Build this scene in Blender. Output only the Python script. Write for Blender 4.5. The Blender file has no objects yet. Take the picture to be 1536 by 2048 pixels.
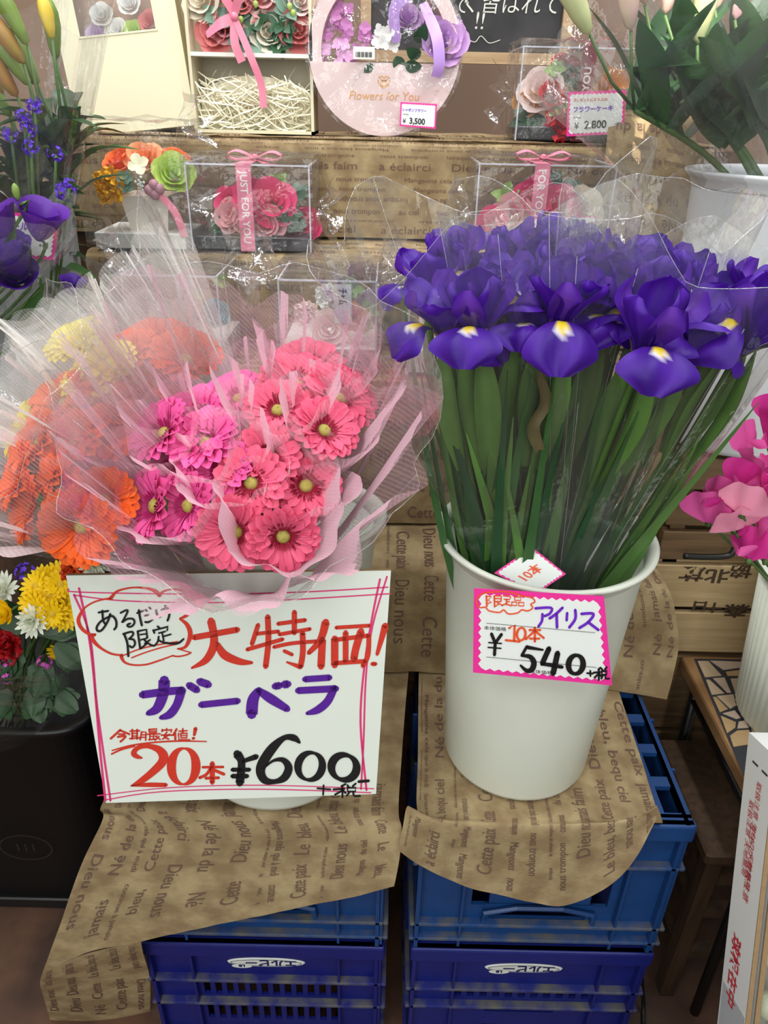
import bpy, bmesh, math, random
from mathutils import Vector, Matrix, noise

# ------------------------------------------------------------------ camera
F_PX = 1480.0
PITCH = math.radians(29.0)
ROLL = math.radians(1.3)
CAM = Vector((0.0, 0.0, 1.47))
_f = Vector((0, math.cos(PITCH), -math.sin(PITCH)))
_u0 = Vector((0, math.sin(PITCH), math.cos(PITCH)))
_r0 = Vector((1, 0, 0))
_r = math.cos(ROLL) * _r0 + math.sin(ROLL) * _u0
_u = -math.sin(ROLL) * _r0 + math.cos(ROLL) * _u0
scene = bpy.context.scene
COL = scene.collection
cd = bpy.data.cameras.new('camera')
cd.sensor_fit = 'VERTICAL'
cd.sensor_height = 36.0
cd.lens = 36.0 * F_PX / 2048.0
cd.clip_start = 0.02
cam = bpy.data.objects.new('camera', cd)
COL.objects.link(cam)
cam.matrix_world = Matrix(((_r.x, _u.x, -_f.x, CAM.x), (_r.y, _u.y, -_f.y, CAM.y), (_r.z, _u.z, -_f.z, CAM.z), (0, 0, 0, 1)))
scene.camera = cam

# ------------------------------------------------------------------ world, lamps, exposure
world = bpy.data.worlds.new('shop_ambient')
scene.world = world
world.use_nodes = True
world.node_tree.nodes['Background'].inputs[0].default_value = (0.95, 1.0, 0.96, 1)
world.node_tree.nodes['Background'].inputs[1].default_value = 0.36

def area(name, loc, target, sx, sy, power, color):
    l = bpy.data.lights.new(name, 'AREA')
    l.shape = 'RECTANGLE'; l.size = sx; l.size_y = sy; l.energy = power; l.color = color
    o = bpy.data.objects.new(name, l); COL.objects.link(o)
    o.location = loc
    o.rotation_euler = (Vector(target) - Vector(loc)).to_track_quat('-Z', 'Y').to_euler()
    return o
# fluorescent tubes on the shop ceiling and daylight from the open shop front behind the viewer
area('ceiling_tube', (-0.5, 0.55, 2.45), (-0.5, 0.55, 0), 0.10, 2.4, 25, (0.98, 1.0, 0.96))
area('ceiling_tube', (0.55, 0.55, 2.45), (0.55, 0.55, 0), 0.10, 2.4, 25, (0.98, 1.0, 0.96))
area('ceiling_tube', (0.1, 1.5, 2.6), (0.1, 1.5, 0), 2.4, 0.10, 8, (0.95, 0.92, 1.0))
area('shop_front_daylight', (-0.6, -2.2, 2.1), (0, 0.9, 0.8), 3.0, 1.8, 58, (0.98, 1.0, 0.95))
# narrow spot standing in for the sun that falls on the shelf end
sp = bpy.data.lights.new('sun_shaft', 'SPOT'); sp.energy = 800; sp.spot_size = math.radians(4.0); sp.spot_blend = 0.15
sp.shadow_soft_size = 0.01; sp.color = (1.0, 0.94, 0.82)
spo = bpy.data.objects.new('sun_shaft', sp); COL.objects.link(spo)
spo.location = (0.05, -0.6, 2.9)
_d = _f + (1312 - 768) / F_PX * _r - (345 - 1024) / F_PX * _u
SUN_AIM = CAM + _d * (1.41 / _d.y)
spo.rotation_euler = (SUN_AIM - Vector(spo.location)).to_track_quat('-Z', 'Y').to_euler()

vs = scene.view_settings
vs.view_transform = 'Standard'; vs.look = 'None'; vs.gamma = 1.0; vs.use_curve_mapping = False
vs.exposure = -0.05
try:
    scene.cycles.transparent_max_bounces = 48
    scene.cycles.max_bounces = 10
    scene.cycles.diffuse_bounces = 4
    scene.cycles.caustics_reflective = False
    scene.cycles.caustics_refractive = False
    scene.cycles.sample_clamp_indirect = 6
except Exception:
    pass

# ------------------------------------------------------------------ pixel helpers (direction only; the distance comes from the plane touched)
def ray(x, y): return _f + (x - 768) / F_PX * _r - (y - 1024) / F_PX * _u
def PZ(x, y, z):
    d = ray(x, y); return CAM + d * ((z - CAM.z) / d.z)
def PY(x, y, v):
    d = ray(x, y); return CAM + d * (v / d.y)
def PP(x, y, p0, n):
    d = ray(x, y); return CAM + d * ((Vector(p0) - CAM).dot(n) / d.dot(n))
def srgb(r, g, b):
    def c(v):
        v /= 255.0
        return v / 12.92 if v <= 0.04045 else ((v + 0.055) / 1.055) ** 2.4
    return (c(r), c(g), c(b))

# ------------------------------------------------------------------ objects
def tag(o, label=None, cat=None, group=None, kind=None):
    if label: o['label'] = label
    if cat: o['category'] = cat
    if group: o['group'] = group
    if kind: o['kind'] = kind
    return o
def thing(name, label, cat, M=None, group=None):
    o = bpy.data.objects.new(name, None); COL.objects.link(o)
    o.empty_display_size = 0.02
    if M is not None:
        o.matrix_basis = M if isinstance(M, Matrix) else Matrix.Translation(Vector(M))
    return tag(o, label, cat, group)
def root_of(o):
    while o.parent: o = o.parent
    return o
def mesh(name, v, f, mats, smooth=True, cols=None, mi=None):
    me = bpy.data.meshes.new(name)
    me.from_pydata([tuple(p) for p in v], [], f)
    for m in (mats if isinstance(mats, (list, tuple)) else [mats]): me.materials.append(m)
    if smooth: me.polygons.foreach_set('use_smooth', [True] * len(me.polygons))
    if mi: me.polygons.foreach_set('material_index', mi)
    if cols:
        a = me.color_attributes.new('Col', 'FLOAT_COLOR', 'POINT')
        flat = []
        for c in cols: flat += [c[0], c[1], c[2], 1.0]
        a.data.foreach_set('color', flat)
    me.update()
    return me
def link(name, me, parent=None, M=None):
    o = bpy.data.objects.new(name, me); COL.objects.link(o)
    if parent: o.parent = parent
    if M is not None: o.matrix_basis = M
    return o
def part(name, vf, mat, parent=None, smooth=True, world=False, cols=None, M=None, mi=None):
    v, f = vf
    if world == 'axes' and parent is not None:      # world axes kept, so long stems get tight bounds
        M = root_of(parent).matrix_basis.inverted()
    elif world and parent is not None:
        inv = root_of(parent).matrix_basis.inverted()
        v = [inv @ Vector(p) for p in v]
    return link(name, mesh(name, v, f, mat, smooth, cols, mi), parent, M)
def solo(name, vf, mat, label, cat, group=None, smooth=True, cols=None, kind=None):
    o = part(name, vf, mat, None, smooth, cols=cols)
    return tag(o, label, cat, group, kind)
def struct(name, vf, mat, smooth=False):
    return tag(part(name, vf, mat, None, smooth), kind='structure')
def copy_tree(o, parent=None):
    c = o.copy(); COL.objects.link(c)
    if parent: c.parent = parent
    for ch in [x for x in bpy.data.objects if x.parent == o]: copy_tree(ch, c)
    return c

# ------------------------------------------------------------------ shapes: each returns (verts, faces)
def join(*parts):
    V, Fc = [], []
    for v, f in parts:
        n = len(V); V += [Vector(p) for p in v]; Fc += [tuple(i + n for i in q) for q in f]
    return V, Fc
def xf(vf, M): return [M @ Vector(p) for p in vf[0]], vf[1]
def box(x0, x1, y0, y1, z0, z1):
    v = [(x, y, z) for z in (z0, z1) for y in (y0, y1) for x in (x0, x1)]
    return v, [(0, 2, 3, 1), (4, 5, 7, 6), (0, 1, 5, 4), (2, 6, 7, 3), (0, 4, 6, 2), (1, 3, 7, 5)]
def rbox(x0, x1, y0, y1, z0, z1, b=0.003, seg=2):
    bm = bmesh.new()
    v, f = box(x0, x1, y0, y1, z0, z1)
    vs_ = [bm.verts.new(p) for p in v]
    for q in f: bm.faces.new([vs_[i] for i in q])
    bmesh.ops.bevel(bm, geom=bm.edges[:], offset=b, segments=seg, affect='EDGES', profile=0.5)
    bm.verts.index_update()
    out = [p.co.copy() for p in bm.verts], [tuple(x.index for x in q.verts) for q in bm.faces]
    bm.free()
    return out
def lathe(prof, n=48, cap0=False, cap1=False, wob=None):
    v, f = [], []
    for r, z in prof:
        for k in range(n):
            a = 2 * math.pi * k / n
            rr = r * (wob(a, z) if wob else 1)
            v.append((rr * math.cos(a), rr * math.sin(a), z))
    for i in range(len(prof) - 1):
        for k in range(n):
            f.append((i * n + k, i * n + (k + 1) % n, (i + 1) * n + (k + 1) % n, (i + 1) * n + k))
    if cap0: f.append(tuple(reversed(range(n))))
    if cap1: f.append(tuple((len(prof) - 1) * n + k for k in range(n)))
    return v, f
def tube(pts, rad, n=6, cap=True):
    pts = [Vector(p) for p in pts]
    if not isinstance(rad, (list, tuple)): rad = [rad] * len(pts)
    v, f = [], []
    up = Vector((0.13, 0.27, 0.95)).normalized()
    for i, p in enumerate(pts):
        t = (pts[min(i + 1, len(pts) - 1)] - pts[max(i - 1, 0)])
        t = t.normalized() if t.length > 1e-9 else Vector((0, 0, 1))
        a = t.cross(up)
        if a.length < 0.1: a = t.cross(Vector((1, 0, 0)))
        a.normalize(); b = t.cross(a)
        for k in range(n):
            w = 2 * math.pi * k / n
            v.append(p + rad[i] * (math.cos(w) * a + math.sin(w) * b))
    for i in range(len(pts) - 1):
        for k in range(n):
            f.append((i * n + k, i * n + (k + 1) % n, (i + 1) * n + (k + 1) % n, (i + 1) * n + k))
    if cap:
        f.append(tuple(reversed(range(n)))); f.append(tuple((len(pts) - 1) * n + k for k in range(n)))
    return v, f
def grid(fn, nu, nv, closed=False):
    """fn(u,v) -> point; u,v in 0..1"""
    v, f = [], []
    cu = nu if closed else nu + 1
    for j in range(nv + 1):
        for i in range(cu): v.append(Vector(fn(i / nu, j / nv)))
    for j in range(nv):
        for i in range(nu):
            a = j * cu + i; b = j * cu + (i + 1) % cu
            f.append((a, b, b + cu, a + cu))
    return v, f
def catmull(P, t):
    n = len(P) - 1
    x = max(0.0, min(n - 1e-9, t * n)); i = int(x); s = x - i
    a, b, c, d = P[max(i - 1, 0)], P[i], P[min(i + 1, n)], P[min(i + 2, n)]
    return 0.5 * ((2 * b) + (c - a) * s + (2 * a - 5 * b + 4 * c - d) * s * s + (3 * b - a - 3 * c + d) * s ** 3)
def curve_pts(P, n):
    P = [Vector(p) for p in P]
    return [catmull(P, i / n) for i in range(n + 1)]
def frame(loc, z, spin=0.0, s=1.0):
    """matrix at loc whose local +Z points along z"""
    q = Vector(z).normalized().to_track_quat('Z', 'Y')
    return Matrix.Translation(Vector(loc)) @ q.to_matrix().to_4x4() @ Matrix.Rotation(spin, 4, 'Z') @ Matrix.Diagonal((s, s, s, 1))
def ntri(x, y, z, s=1.0): return noise.noise(Vector((x * s, y * s, z * s)))

# ------------------------------------------------------------------ materials
MATS = {}
def _nt(name):
    m = bpy.data.materials.new(name); m.use_nodes = True
    nt = m.node_tree
    for n in list(nt.nodes): nt.nodes.remove(n)
    out = nt.nodes.new('ShaderNodeOutputMaterial')
    return m, nt, out
def mat(name, col, rough=0.5, var=0.0, scale=20.0, bump=0.0, bscale=60.0, spec=0.5, sss=0.0, metal=0.0, vcol=False, col2=None, trans=0.0, coat=0.0):
    if name in MATS: return MATS[name]
    m, nt, out = _nt(name)
    N = nt.nodes.new; L = nt.links.new
    p = N('ShaderNodeBsdfPrincipled')
    p.inputs['Base Color'].default_value = (*col, 1)
    p.inputs['Roughness'].default_value = rough
    p.inputs['Specular IOR Level'].default_value = spec
    p.inputs['Metallic'].default_value = metal
    if coat: p.inputs['Coat Weight'].default_value = coat
    csock = None
    tc = N('ShaderNodeTexCoord')
    if vcol:
        a = N('ShaderNodeVertexColor'); a.layer_name = 'Col'; csock = a.outputs['Color']
    if var > 0 or col2:
        no = N('ShaderNodeTexNoise'); no.inputs['Scale'].default_value = scale; no.inputs['Detail'].default_value = 5
        L(tc.outputs['Object'], no.inputs['Vector'])
        if col2:
            cr = N('ShaderNodeValToRGB')
            cr.color_ramp.elements[0].position = 0.38; cr.color_ramp.elements[1].position = 0.66
            cr.color_ramp.elements[0].color = (*col, 1); cr.color_ramp.elements[1].color = (*col2, 1)
            L(no.outputs['Fac'], cr.inputs['Fac']); csock = cr.outputs['Color']
        else:
            hs = N('ShaderNodeHueSaturation')
            mr = N('ShaderNodeMapRange')
            mr.inputs['From Min'].default_value = 0.25; mr.inputs['From Max'].default_value = 0.75
            mr.inputs['To Min'].default_value = 1 - var; mr.inputs['To Max'].default_value = 1 + var
            L(no.outputs['Fac'], mr.inputs['Value']); L(mr.outputs['Result'], hs.inputs['Value'])
            if csock: L(csock, hs.inputs['Color'])
            else: hs.inputs['Color'].default_value = (*col, 1)
            csock = hs.outputs['Color']
    if csock: L(csock, p.inputs['Base Color'])
    if bump > 0:
        n2 = N('ShaderNodeTexNoise'); n2.inputs['Scale'].default_value = bscale; n2.inputs['Detail'].default_value = 6
        L(tc.outputs['Object'], n2.inputs['Vector'])
        b = N('ShaderNodeBump'); b.inputs['Strength'].default_value = bump; b.inputs['Distance'].default_value = 0.004
        L(n2.outputs['Fac'], b.inputs['Height']); L(b.outputs['Normal'], p.inputs['Normal'])
    surf = p.outputs[0]
    if trans > 0:
        t = N('ShaderNodeBsdfTranslucent'); t.inputs['Color'].default_value = (*col, 1)
        if csock: L(csock, t.inputs['Color'])
        mx = N('ShaderNodeMixShader'); mx.inputs[0].default_value = trans
        L(surf, mx.inputs[1]); L(t.outputs[0], mx.inputs[2]); surf = mx.outputs[0]
    L(surf, out.inputs[0])
    MATS[name] = m
    return m
def film(name, tint=(1, 1, 1), haze=0.04, rough=0.06, refl=1.0, bump=0.25, bscale=35.0, hazecol=(1, 1, 1), ior=1.5, cap=0.32):
    """thin clear wrapping film: see-through, Fresnel reflection, a trace of haze"""
    if name in MATS: return MATS[name]
    m, nt, out = _nt(name)
    N = nt.nodes.new; L = nt.links.new
    tr = N('ShaderNodeBsdfTransparent'); tr.inputs[0].default_value = (*tint, 1)
    di = N('ShaderNodeBsdfDiffuse'); di.inputs[0].default_value = (*hazecol, 1)
    tl = N('ShaderNodeBsdfTranslucent'); tl.inputs[0].default_value = (*hazecol, 1)
    hz = N('ShaderNodeMixShader'); hz.inputs[0].default_value = 0.5
    L(di.outputs[0], hz.inputs[1]); L(tl.outputs[0], hz.inputs[2])
    m1 = N('ShaderNodeMixShader'); m1.inputs[0].default_value = haze
    L(tr.outputs[0], m1.inputs[1]); L(hz.outputs[0], m1.inputs[2])
    gl = N('ShaderNodeBsdfGlossy'); gl.inputs['Roughness'].default_value = rough
    fr = N('ShaderNodeFresnel'); fr.inputs['IOR'].default_value = ior
    mu = N('ShaderNodeMath'); mu.operation = 'MULTIPLY'; mu.inputs[1].default_value = refl; mu.use_clamp = True
    L(fr.outputs[0], mu.inputs[0])
    mn = N('ShaderNodeMath'); mn.operation = 'MINIMUM'; mn.inputs[1].default_value = cap
    L(mu.outputs[0], mn.inputs[0])
    m2 = N('ShaderNodeMixShader'); L(mn.outputs[0], m2.inputs[0])
    L(m1.outputs[0], m2.inputs[1]); L(gl.outputs[0], m2.inputs[2])
    if bump > 0:
        tc = N('ShaderNodeTexCoord'); no = N('ShaderNodeTexNoise')
        no.inputs['Scale'].default_value = bscale; no.inputs['Detail'].default_value = 3
        L(tc.outputs['Object'], no.inputs['Vector'])
        b = N('ShaderNodeBump'); b.inputs['Strength'].default_value = bump; b.inputs['Distance'].default_value = 0.01
        L(no.outputs['Fac'], b.inputs['Height']); L(b.outputs['Normal'], gl.inputs['Normal']); L(b.outputs['Normal'], fr.inputs['Normal'])
    L(m2.outputs[0], out.inputs[0])
    MATS[name] = m
    return m
def tulle(name, col, dens=0.3, thread=700.0):
    """netting: fine threads with holes between them"""
    if name in MATS: return MATS[name]
    m, nt, out = _nt(name)
    N = nt.nodes.new; L = nt.links.new
    tr = N('ShaderNodeBsdfTransparent')
    di = N('ShaderNodeBsdfDiffuse'); di.inputs[0].default_value = (*col, 1)
    tl = N('ShaderNodeBsdfTranslucent'); tl.inputs[0].default_value = (*col, 1)
    hz = N('ShaderNodeMixShader'); hz.inputs[0].default_value = 0.5
    L(di.outputs[0], hz.inputs[1]); L(tl.outputs[0], hz.inputs[2])
    lw = N('ShaderNodeFresnel'); lw.inputs['IOR'].default_value = 1.12
    ma = N('ShaderNodeMath'); ma.operation = 'MULTIPLY_ADD'; ma.inputs[1].default_value = 0.8; ma.inputs[2].default_value = dens
    ma.use_clamp = True
    L(lw.outputs[0], ma.inputs[0])
    tc = N('ShaderNodeTexCoord'); wv = N('ShaderNodeTexWave')
    wv.inputs['Scale'].default_value = thread / 6.28; wv.bands_direction = 'DIAGONAL'
    L(tc.outputs['Object'], wv.inputs['Vector'])
    m3 = N('ShaderNodeMath'); m3.operation = 'MULTIPLY_ADD'; m3.inputs[1].default_value = 0.16; m3.inputs[2].default_value = -0.08
    L(wv.outputs['Fac'], m3.inputs[0])
    ad = N('ShaderNodeMath'); ad.operation = 'ADD'; ad.use_clamp = True
    L(ma.outputs[0], ad.inputs[0]); L(m3.outputs[0], ad.inputs[1])
    mx = N('ShaderNodeMixShader'); L(ad.outputs[0], mx.inputs[0])
    L(tr.outputs[0], mx.inputs[1]); L(hz.outputs[0], mx.inputs[2])
    L(mx.outputs[0], out.inputs[0])
    MATS[name] = m
    return m
def wood(name, c1, c2, scale=6.0, axis=0, rough=0.6):
    if name in MATS: return MATS[name]
    m, nt, out = _nt(name)
    N = nt.nodes.new; L = nt.links.new
    p = N('ShaderNodeBsdfPrincipled'); p.inputs['Roughness'].default_value = rough
    tc = N('ShaderNodeTexCoord'); mp = N('ShaderNodeMapping')
    sc = [14.0, 14.0, 14.0]; sc[axis] = 1.0
    mp.inputs['Scale'].default_value = sc
    no = N('ShaderNodeTexNoise'); no.inputs['Scale'].default_value = scale; no.inputs['Detail'].default_value = 6
    no.inputs['Distortion'].default_value = 0.6
    L(tc.outputs['Object'], mp.inputs[0]); L(mp.outputs[0], no.inputs['Vector'])
    cr = N('ShaderNodeValToRGB'); cr.color_ramp.elements[0].position = 0.32; cr.color_ramp.elements[1].position = 0.7
    cr.color_ramp.elements[0].color = (*c1, 1); cr.color_ramp.elements[1].color = (*c2, 1)
    L(no.outputs['Fac'], cr.inputs[0]); L(cr.outputs[0], p.inputs['Base Color'])
    b = N('ShaderNodeBump'); b.inputs['Strength'].default_value = 0.25; b.inputs['Distance'].default_value = 0.002
    L(no.outputs['Fac'], b.inputs['Height']); L(b.outputs[0], p.inputs['Normal'])
    L(p.outputs[0], out.inputs[0])
    MATS[name] = m
    return m

# ------------------------------------------------------------------ lettering
_TXT = {}
def text2d(body, size=1.0, bold=0.0, align='LEFT'):
    """glyph outlines of the built-in font as flat (x, y) verts and faces"""
    key = (body, bold, align)
    if key not in _TXT:
        c = bpy.data.curves.new('lettering', 'FONT')
        c.body = body; c.align_x = align; c.resolution_u = 3; c.offset = bold; c.fill_mode = 'FRONT'
        o = bpy.data.objects.new('lettering', c); COL.objects.link(o)
        dg = bpy.context.evaluated_depsgraph_get()
        me = bpy.data.meshes.new_from_object(o.evaluated_get(dg))
        _TXT[key] = ([(p.co.x, p.co.y) for p in me.vertices], [tuple(q.vertices) for q in me.polygons])
        bpy.data.objects.remove(o); bpy.data.curves.remove(c); bpy.data.meshes.remove(me)
    v, f = _TXT[key]
    return [(x * size, y * size) for x, y in v], f
def stroke2d(pts, w, smooth=True, cap=True):
    """marker stroke: a ribbon with rounded ends; w is a width or a list of widths"""
    P = [Vector((p[0], p[1], 0)) for p in pts]
    if not isinstance(w, (list, tuple)): w = [w] * len(P)
    if smooth and len(P) > 2:
        n = (len(P) - 1) * 5
        Q = [catmull(P, i / n) for i in range(n + 1)]
        Wd = [catmull([Vector((a, 0, 0)) for a in w], i / n).x for i in range(n + 1)]
    else:
        Q, Wd = P, list(w)
    v, f = [], []
    for i, p in enumerate(Q):
        t = Q[min(i + 1, len(Q) - 1)] - Q[max(i - 1, 0)]
        t = t.normalized() if t.length > 1e-9 else Vector((1, 0, 0))
        nrm = Vector((-t.y, t.x, 0))
        v += [(p + nrm * Wd[i] * 0.5)[:2], (p - nrm * Wd[i] * 0.5)[:2]]
        if i: f.append((2 * i - 2, 2 * i - 1, 2 * i + 1, 2 * i))
    if cap:
        for i in (0, len(Q) - 1):
            k = len(v); r = Wd[i] * 0.42
            v += [(Q[i].x + r * math.cos(a * math.pi / 4), Q[i].y + r * math.sin(a * math.pi / 4)) for a in range(8)]
            f.append(tuple(range(k, k + 8)))
    return v, f
def ring2d(cx, cy, rx, ry, wmin, wmax, tilt=0.0, n=40):
    """a written 0: an oval stroke, thick on its sides"""
    v, f = [], []
    for k in range(n):
        a = 2 * math.pi * k / n
        w = wmin + (wmax - wmin) * abs(math.cos(a)) ** 1.2
        for s in (0.5, -0.5):
            x = (rx + s * w) * math.cos(a); y = (ry + s * w) * math.sin(a)
            v.append((cx + x * math.cos(tilt) - y * math.sin(tilt), cy + x * math.sin(tilt) + y * math.cos(tilt)))
        f.append((2 * k, 2 * k + 1, (2 * k + 3) % (2 * n), (2 * k + 2) % (2 * n)))
    return v, f
def jn2(*parts):
    V, Fc = [], []
    for v, f in parts:
        n = len(V); V += list(v); Fc += [tuple(i + n for i in q) for q in f]
    return V, Fc
def on_plane(vf2, fn): return [fn(x, y) for x, y in vf2[0]], vf2[1]

# ------------------------------------------------------------------ draped sheets
class Sheet:
    def __init__(s, ctrl, nu=40, nv=40, wr=0.0, ws=8.0, seed=0, crease=0.0):
        R = [[Vector(p) for p in row] for row in ctrl]
        s.nu, s.nv = nu, nv
        cols = []
        for i in range(nu + 1):
            cols.append([catmull(row, i / nu) for row in R])
        P = [[catmull(cols[i], j / nv) for i in range(nu + 1)] for j in range(nv + 1)]
        s.P = P
        if wr > 0:
            Nn = [[s.nrm(i, j) for i in range(nu + 1)] for j in range(nv + 1)]
            for j in range(nv + 1):
                for i in range(nu + 1):
                    p = P[j][i] * ws
                    q = Vector((p.x + seed * 7.3, p.y, p.z))
                    d = noise.noise(q) * wr + 0.5 * wr * noise.noise(q * 2.3)
                    if crease: d += crease * (0.5 - abs(noise.noise(q * 0.9 + Vector((3, 1, seed)))) * 2)
                    P[j][i] = P[j][i] + Nn[j][i] * d
        s.Lu = sum((P[nv // 2][i + 1] - P[nv // 2][i]).length for i in range(nu))
        s.Lv = sum((P[j + 1][nu // 2] - P[j][nu // 2]).length for j in range(nv))
    def nrm(s, i, j):
        P = s.P
        a = P[j][min(i + 1, s.nu)] - P[j][max(i - 1, 0)]
        b = P[min(j + 1, s.nv)][i] - P[max(j - 1, 0)][i]
        n = b.cross(a)
        return n.normalized() if n.length > 1e-12 else Vector((0, 0, 1))
    def at(s, u, v, off=0.0):
        x = max(0.0, min(s.nu - 1e-6, u * s.nu)); y = max(0.0, min(s.nv - 1e-6, v * s.nv))
        i, j = int(x), int(y); a, b = x - i, y - j
        P = s.P
        p = (P[j][i] * (1 - a) + P[j][i + 1] * a) * (1 - b) + (P[j + 1][i] * (1 - a) + P[j + 1][i + 1] * a) * b
        if off: p = p + s.nrm(i, j) * off
        return p
    def vf(s):
        v = [p for row in s.P for p in row]; w = s.nu + 1
        f = [(j * w + i, j * w + i + 1, (j + 1) * w + i + 1, (j + 1) * w + i) for j in range(s.nv) for i in range(s.nu)]
        return v, f
# ================================================================== materials used widely
PAPER = mat('kraft_paper', srgb(148, 124, 92), 0.75, col2=srgb(182, 160, 122), scale=26.0, bump=0.25, bscale=120.0, spec=0.25, trans=0.12)
PAPER_BACK = PAPER
INK = mat('print_ink', srgb(116, 90, 80), 0.8, spec=0.1)
WHITE_PL = mat('white_plastic', srgb(222, 226, 214), 0.38, var=0.03, scale=14, bump=0.03, bscale=25)
STEM = mat('stem_green', srgb(72, 104, 48), 0.5, var=0.15, scale=30)
LEAF_D = mat('leaf_dark', srgb(34, 70, 32), 0.42, var=0.25, scale=25, trans=0.15)
LEAF_M = mat('leaf_mid', srgb(62, 100, 50), 0.45, var=0.22, scale=25, trans=0.18)
LEAF_L = mat('leaf_light', srgb(122, 150, 76), 0.45, var=0.15, scale=25, trans=0.2)
BLACK_INK = mat('black_marker', srgb(22, 20, 24), 0.45)
RED_INK = mat('red_marker', srgb(208, 52, 34), 0.55, var=0.08, scale=160)
PINK_INK = mat('pink_marker', srgb(222, 58, 122), 0.55)
PURPLE_INK = mat('purple_marker', srgb(86, 26, 150), 0.5, var=0.1, scale=160)
ORANGE_INK = mat('orange_marker', srgb(238, 92, 50), 0.5)
VIOLET_INK = mat('violet_marker', srgb(112, 38, 200), 0.5)
FILM = film('clear_film', haze=0.03, rough=0.08, refl=1.4, bump=0.3)
FILM_TIGHT = film('clear_film_crisp', haze=0.02, rough=0.035, refl=1.6, bump=0.5, bscale=28)
ACRYL = film('clear_box_plastic', haze=0.015, rough=0.03, refl=1.0, bump=0.0, cap=0.25)

# ================================================================== room shell
FLOOR_M = mat('floor_tile', srgb(70, 50, 42), 0.55, col2=srgb(104, 72, 56), scale=9, bump=0.2, bscale=30)
WALL_M = mat('wall_plaster', srgb(146, 118, 100), 0.8, var=0.06, scale=5)
struct('floor', box(-2.4, 2.4, -2.6, 2.3, -0.06, 0.0), FLOOR_M)
struct('wall_back', box(-2.4, 2.4, 2.3, 2.4, -0.06, 2.8), WALL_M)

# ================================================================== stepped shelf under the gift boxes
SHELF_W = wood('shelf_wood', srgb(70, 46, 30), srgb(108, 74, 48), 5, 0)
sh = thing('display_shelf', 'stepped wooden shelf under the brown printed paper behind the flower buckets', 'shelf', (0.05, 1.35, 0))
part('lower_step', box(-0.34, 0.40, 1.045, 1.13, 0.0, 0.80), SHELF_W, sh, False, world=True)
part('middle_step', box(-0.39, 0.45, 1.135, 1.295, 0.0, 1.085), SHELF_W, sh, False, world=True)
part('upper_step', box(-0.50, 0.49, 1.30, 1.455, 0.0, 1.235), SHELF_W, sh, False, world=True)
part('top_step', box(-0.62, 0.62, 1.46, 1.80, 0.0, 1.405), SHELF_W, sh, False, world=True)

# ================================================================== printed wrapping paper
WORDS = ['Né de la du', 'bleu,', 'Le bleu, bequ ciel', 'Dieu nous', 'Cette paix', 'a éclairci', 'jamais faim', 'Cette', 'Dieu nous']
MIDW = ['Mangeons cela qui à midi', 'continue à jamais', 'orsque', 'nous trompon', 'du ciel', 'lorsque nous trompons', 'au ciel']
SMALLW = ['Né de la rédaction bidon continue à jamais pendant', 'exhaustivement dont vraiment', 'Sois donc mon gardien et calme', 'lorsque tu inspires rien ne change', 'le temps de mangeons à midi', 'pour acheter un calme de la nuit']
def print_words(sh_, parent, seed=0, mode='col', u0=0.03, u1=0.97, v0=0.03, v1=0.97, big=0.024, off=0.0011, name='printed_words'):
    rnd = random.Random(seed)
    V, Fc = [], []
    Lu, Lv = sh_.Lu, sh_.Lv
    A, B = (Lu, Lv) if mode == 'col' else (Lv, Lu)
    a0, a1, b0, b1 = (u0, u1, v0, v1) if mode == 'col' else (v0, v1, u0, u1)
    pos = a0 * A
    k = seed
    while pos < a1 * A - 0.006:
        kind = rnd.choice(['b', 'm', 's', 'b', 'b', 'm'])
        size = {'b': big, 'm': big * 0.56, 's': big * 0.27}[kind]
        flip = rnd.random() < 0.5
        t = b0 * B + rnd.random() * 0.03
        while t < b1 * B:
            w = rnd.choice({'b': WORDS, 'm': MIDW, 's': SMALLW}[kind])
            tv, tf = text2d(w, size)
            ln = max(x for x, y in tv)
            if t + ln > b1 * B:
                w = w.split(' ')[0]; tv, tf = text2d(w, size); ln = max(x for x, y in tv)
                if t + ln > b1 * B: break
            n = len(V)
            for x, y in tv:
                s_ = (t + ln - x) if flip else (t + x)
                if mode == 'col':
                    c = pos + (size * 0.8 - y if flip else y + size * 0.2)
                    V.append(sh_.at(c / Lu, s_ / Lv, off))
                else:
                    c = pos + (y + size * 0.2 if flip else size * 0.8 - y)
                    V.append(sh_.at(s_ / Lu, c / Lv, off))
            Fc += [tuple(i + n for i in q) for q in tf]
            t += ln + rnd.uniform(0.012, 0.05)
        pos += size * 1.25 + (0.004 if kind != 's' else 0.001)
    if V: part(name, (V, Fc), INK, parent, False, world=True)['kind'] = 'stuff'
def paper(label, sheet, seed, mode='col', extra=(), **kw):
    loc = sheet.at(0.5, 0.5)
    t = thing('printed_paper_sheet', label, 'paper', (loc.x, loc.y, loc.z - 0.0), 'kraft paper sheets printed with French words')
    part('sheet', join(sheet.vf(), *extra), PAPER, t, True, world=True)
    print_words(sheet, t, seed, mode, **kw)
    return t

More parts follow.
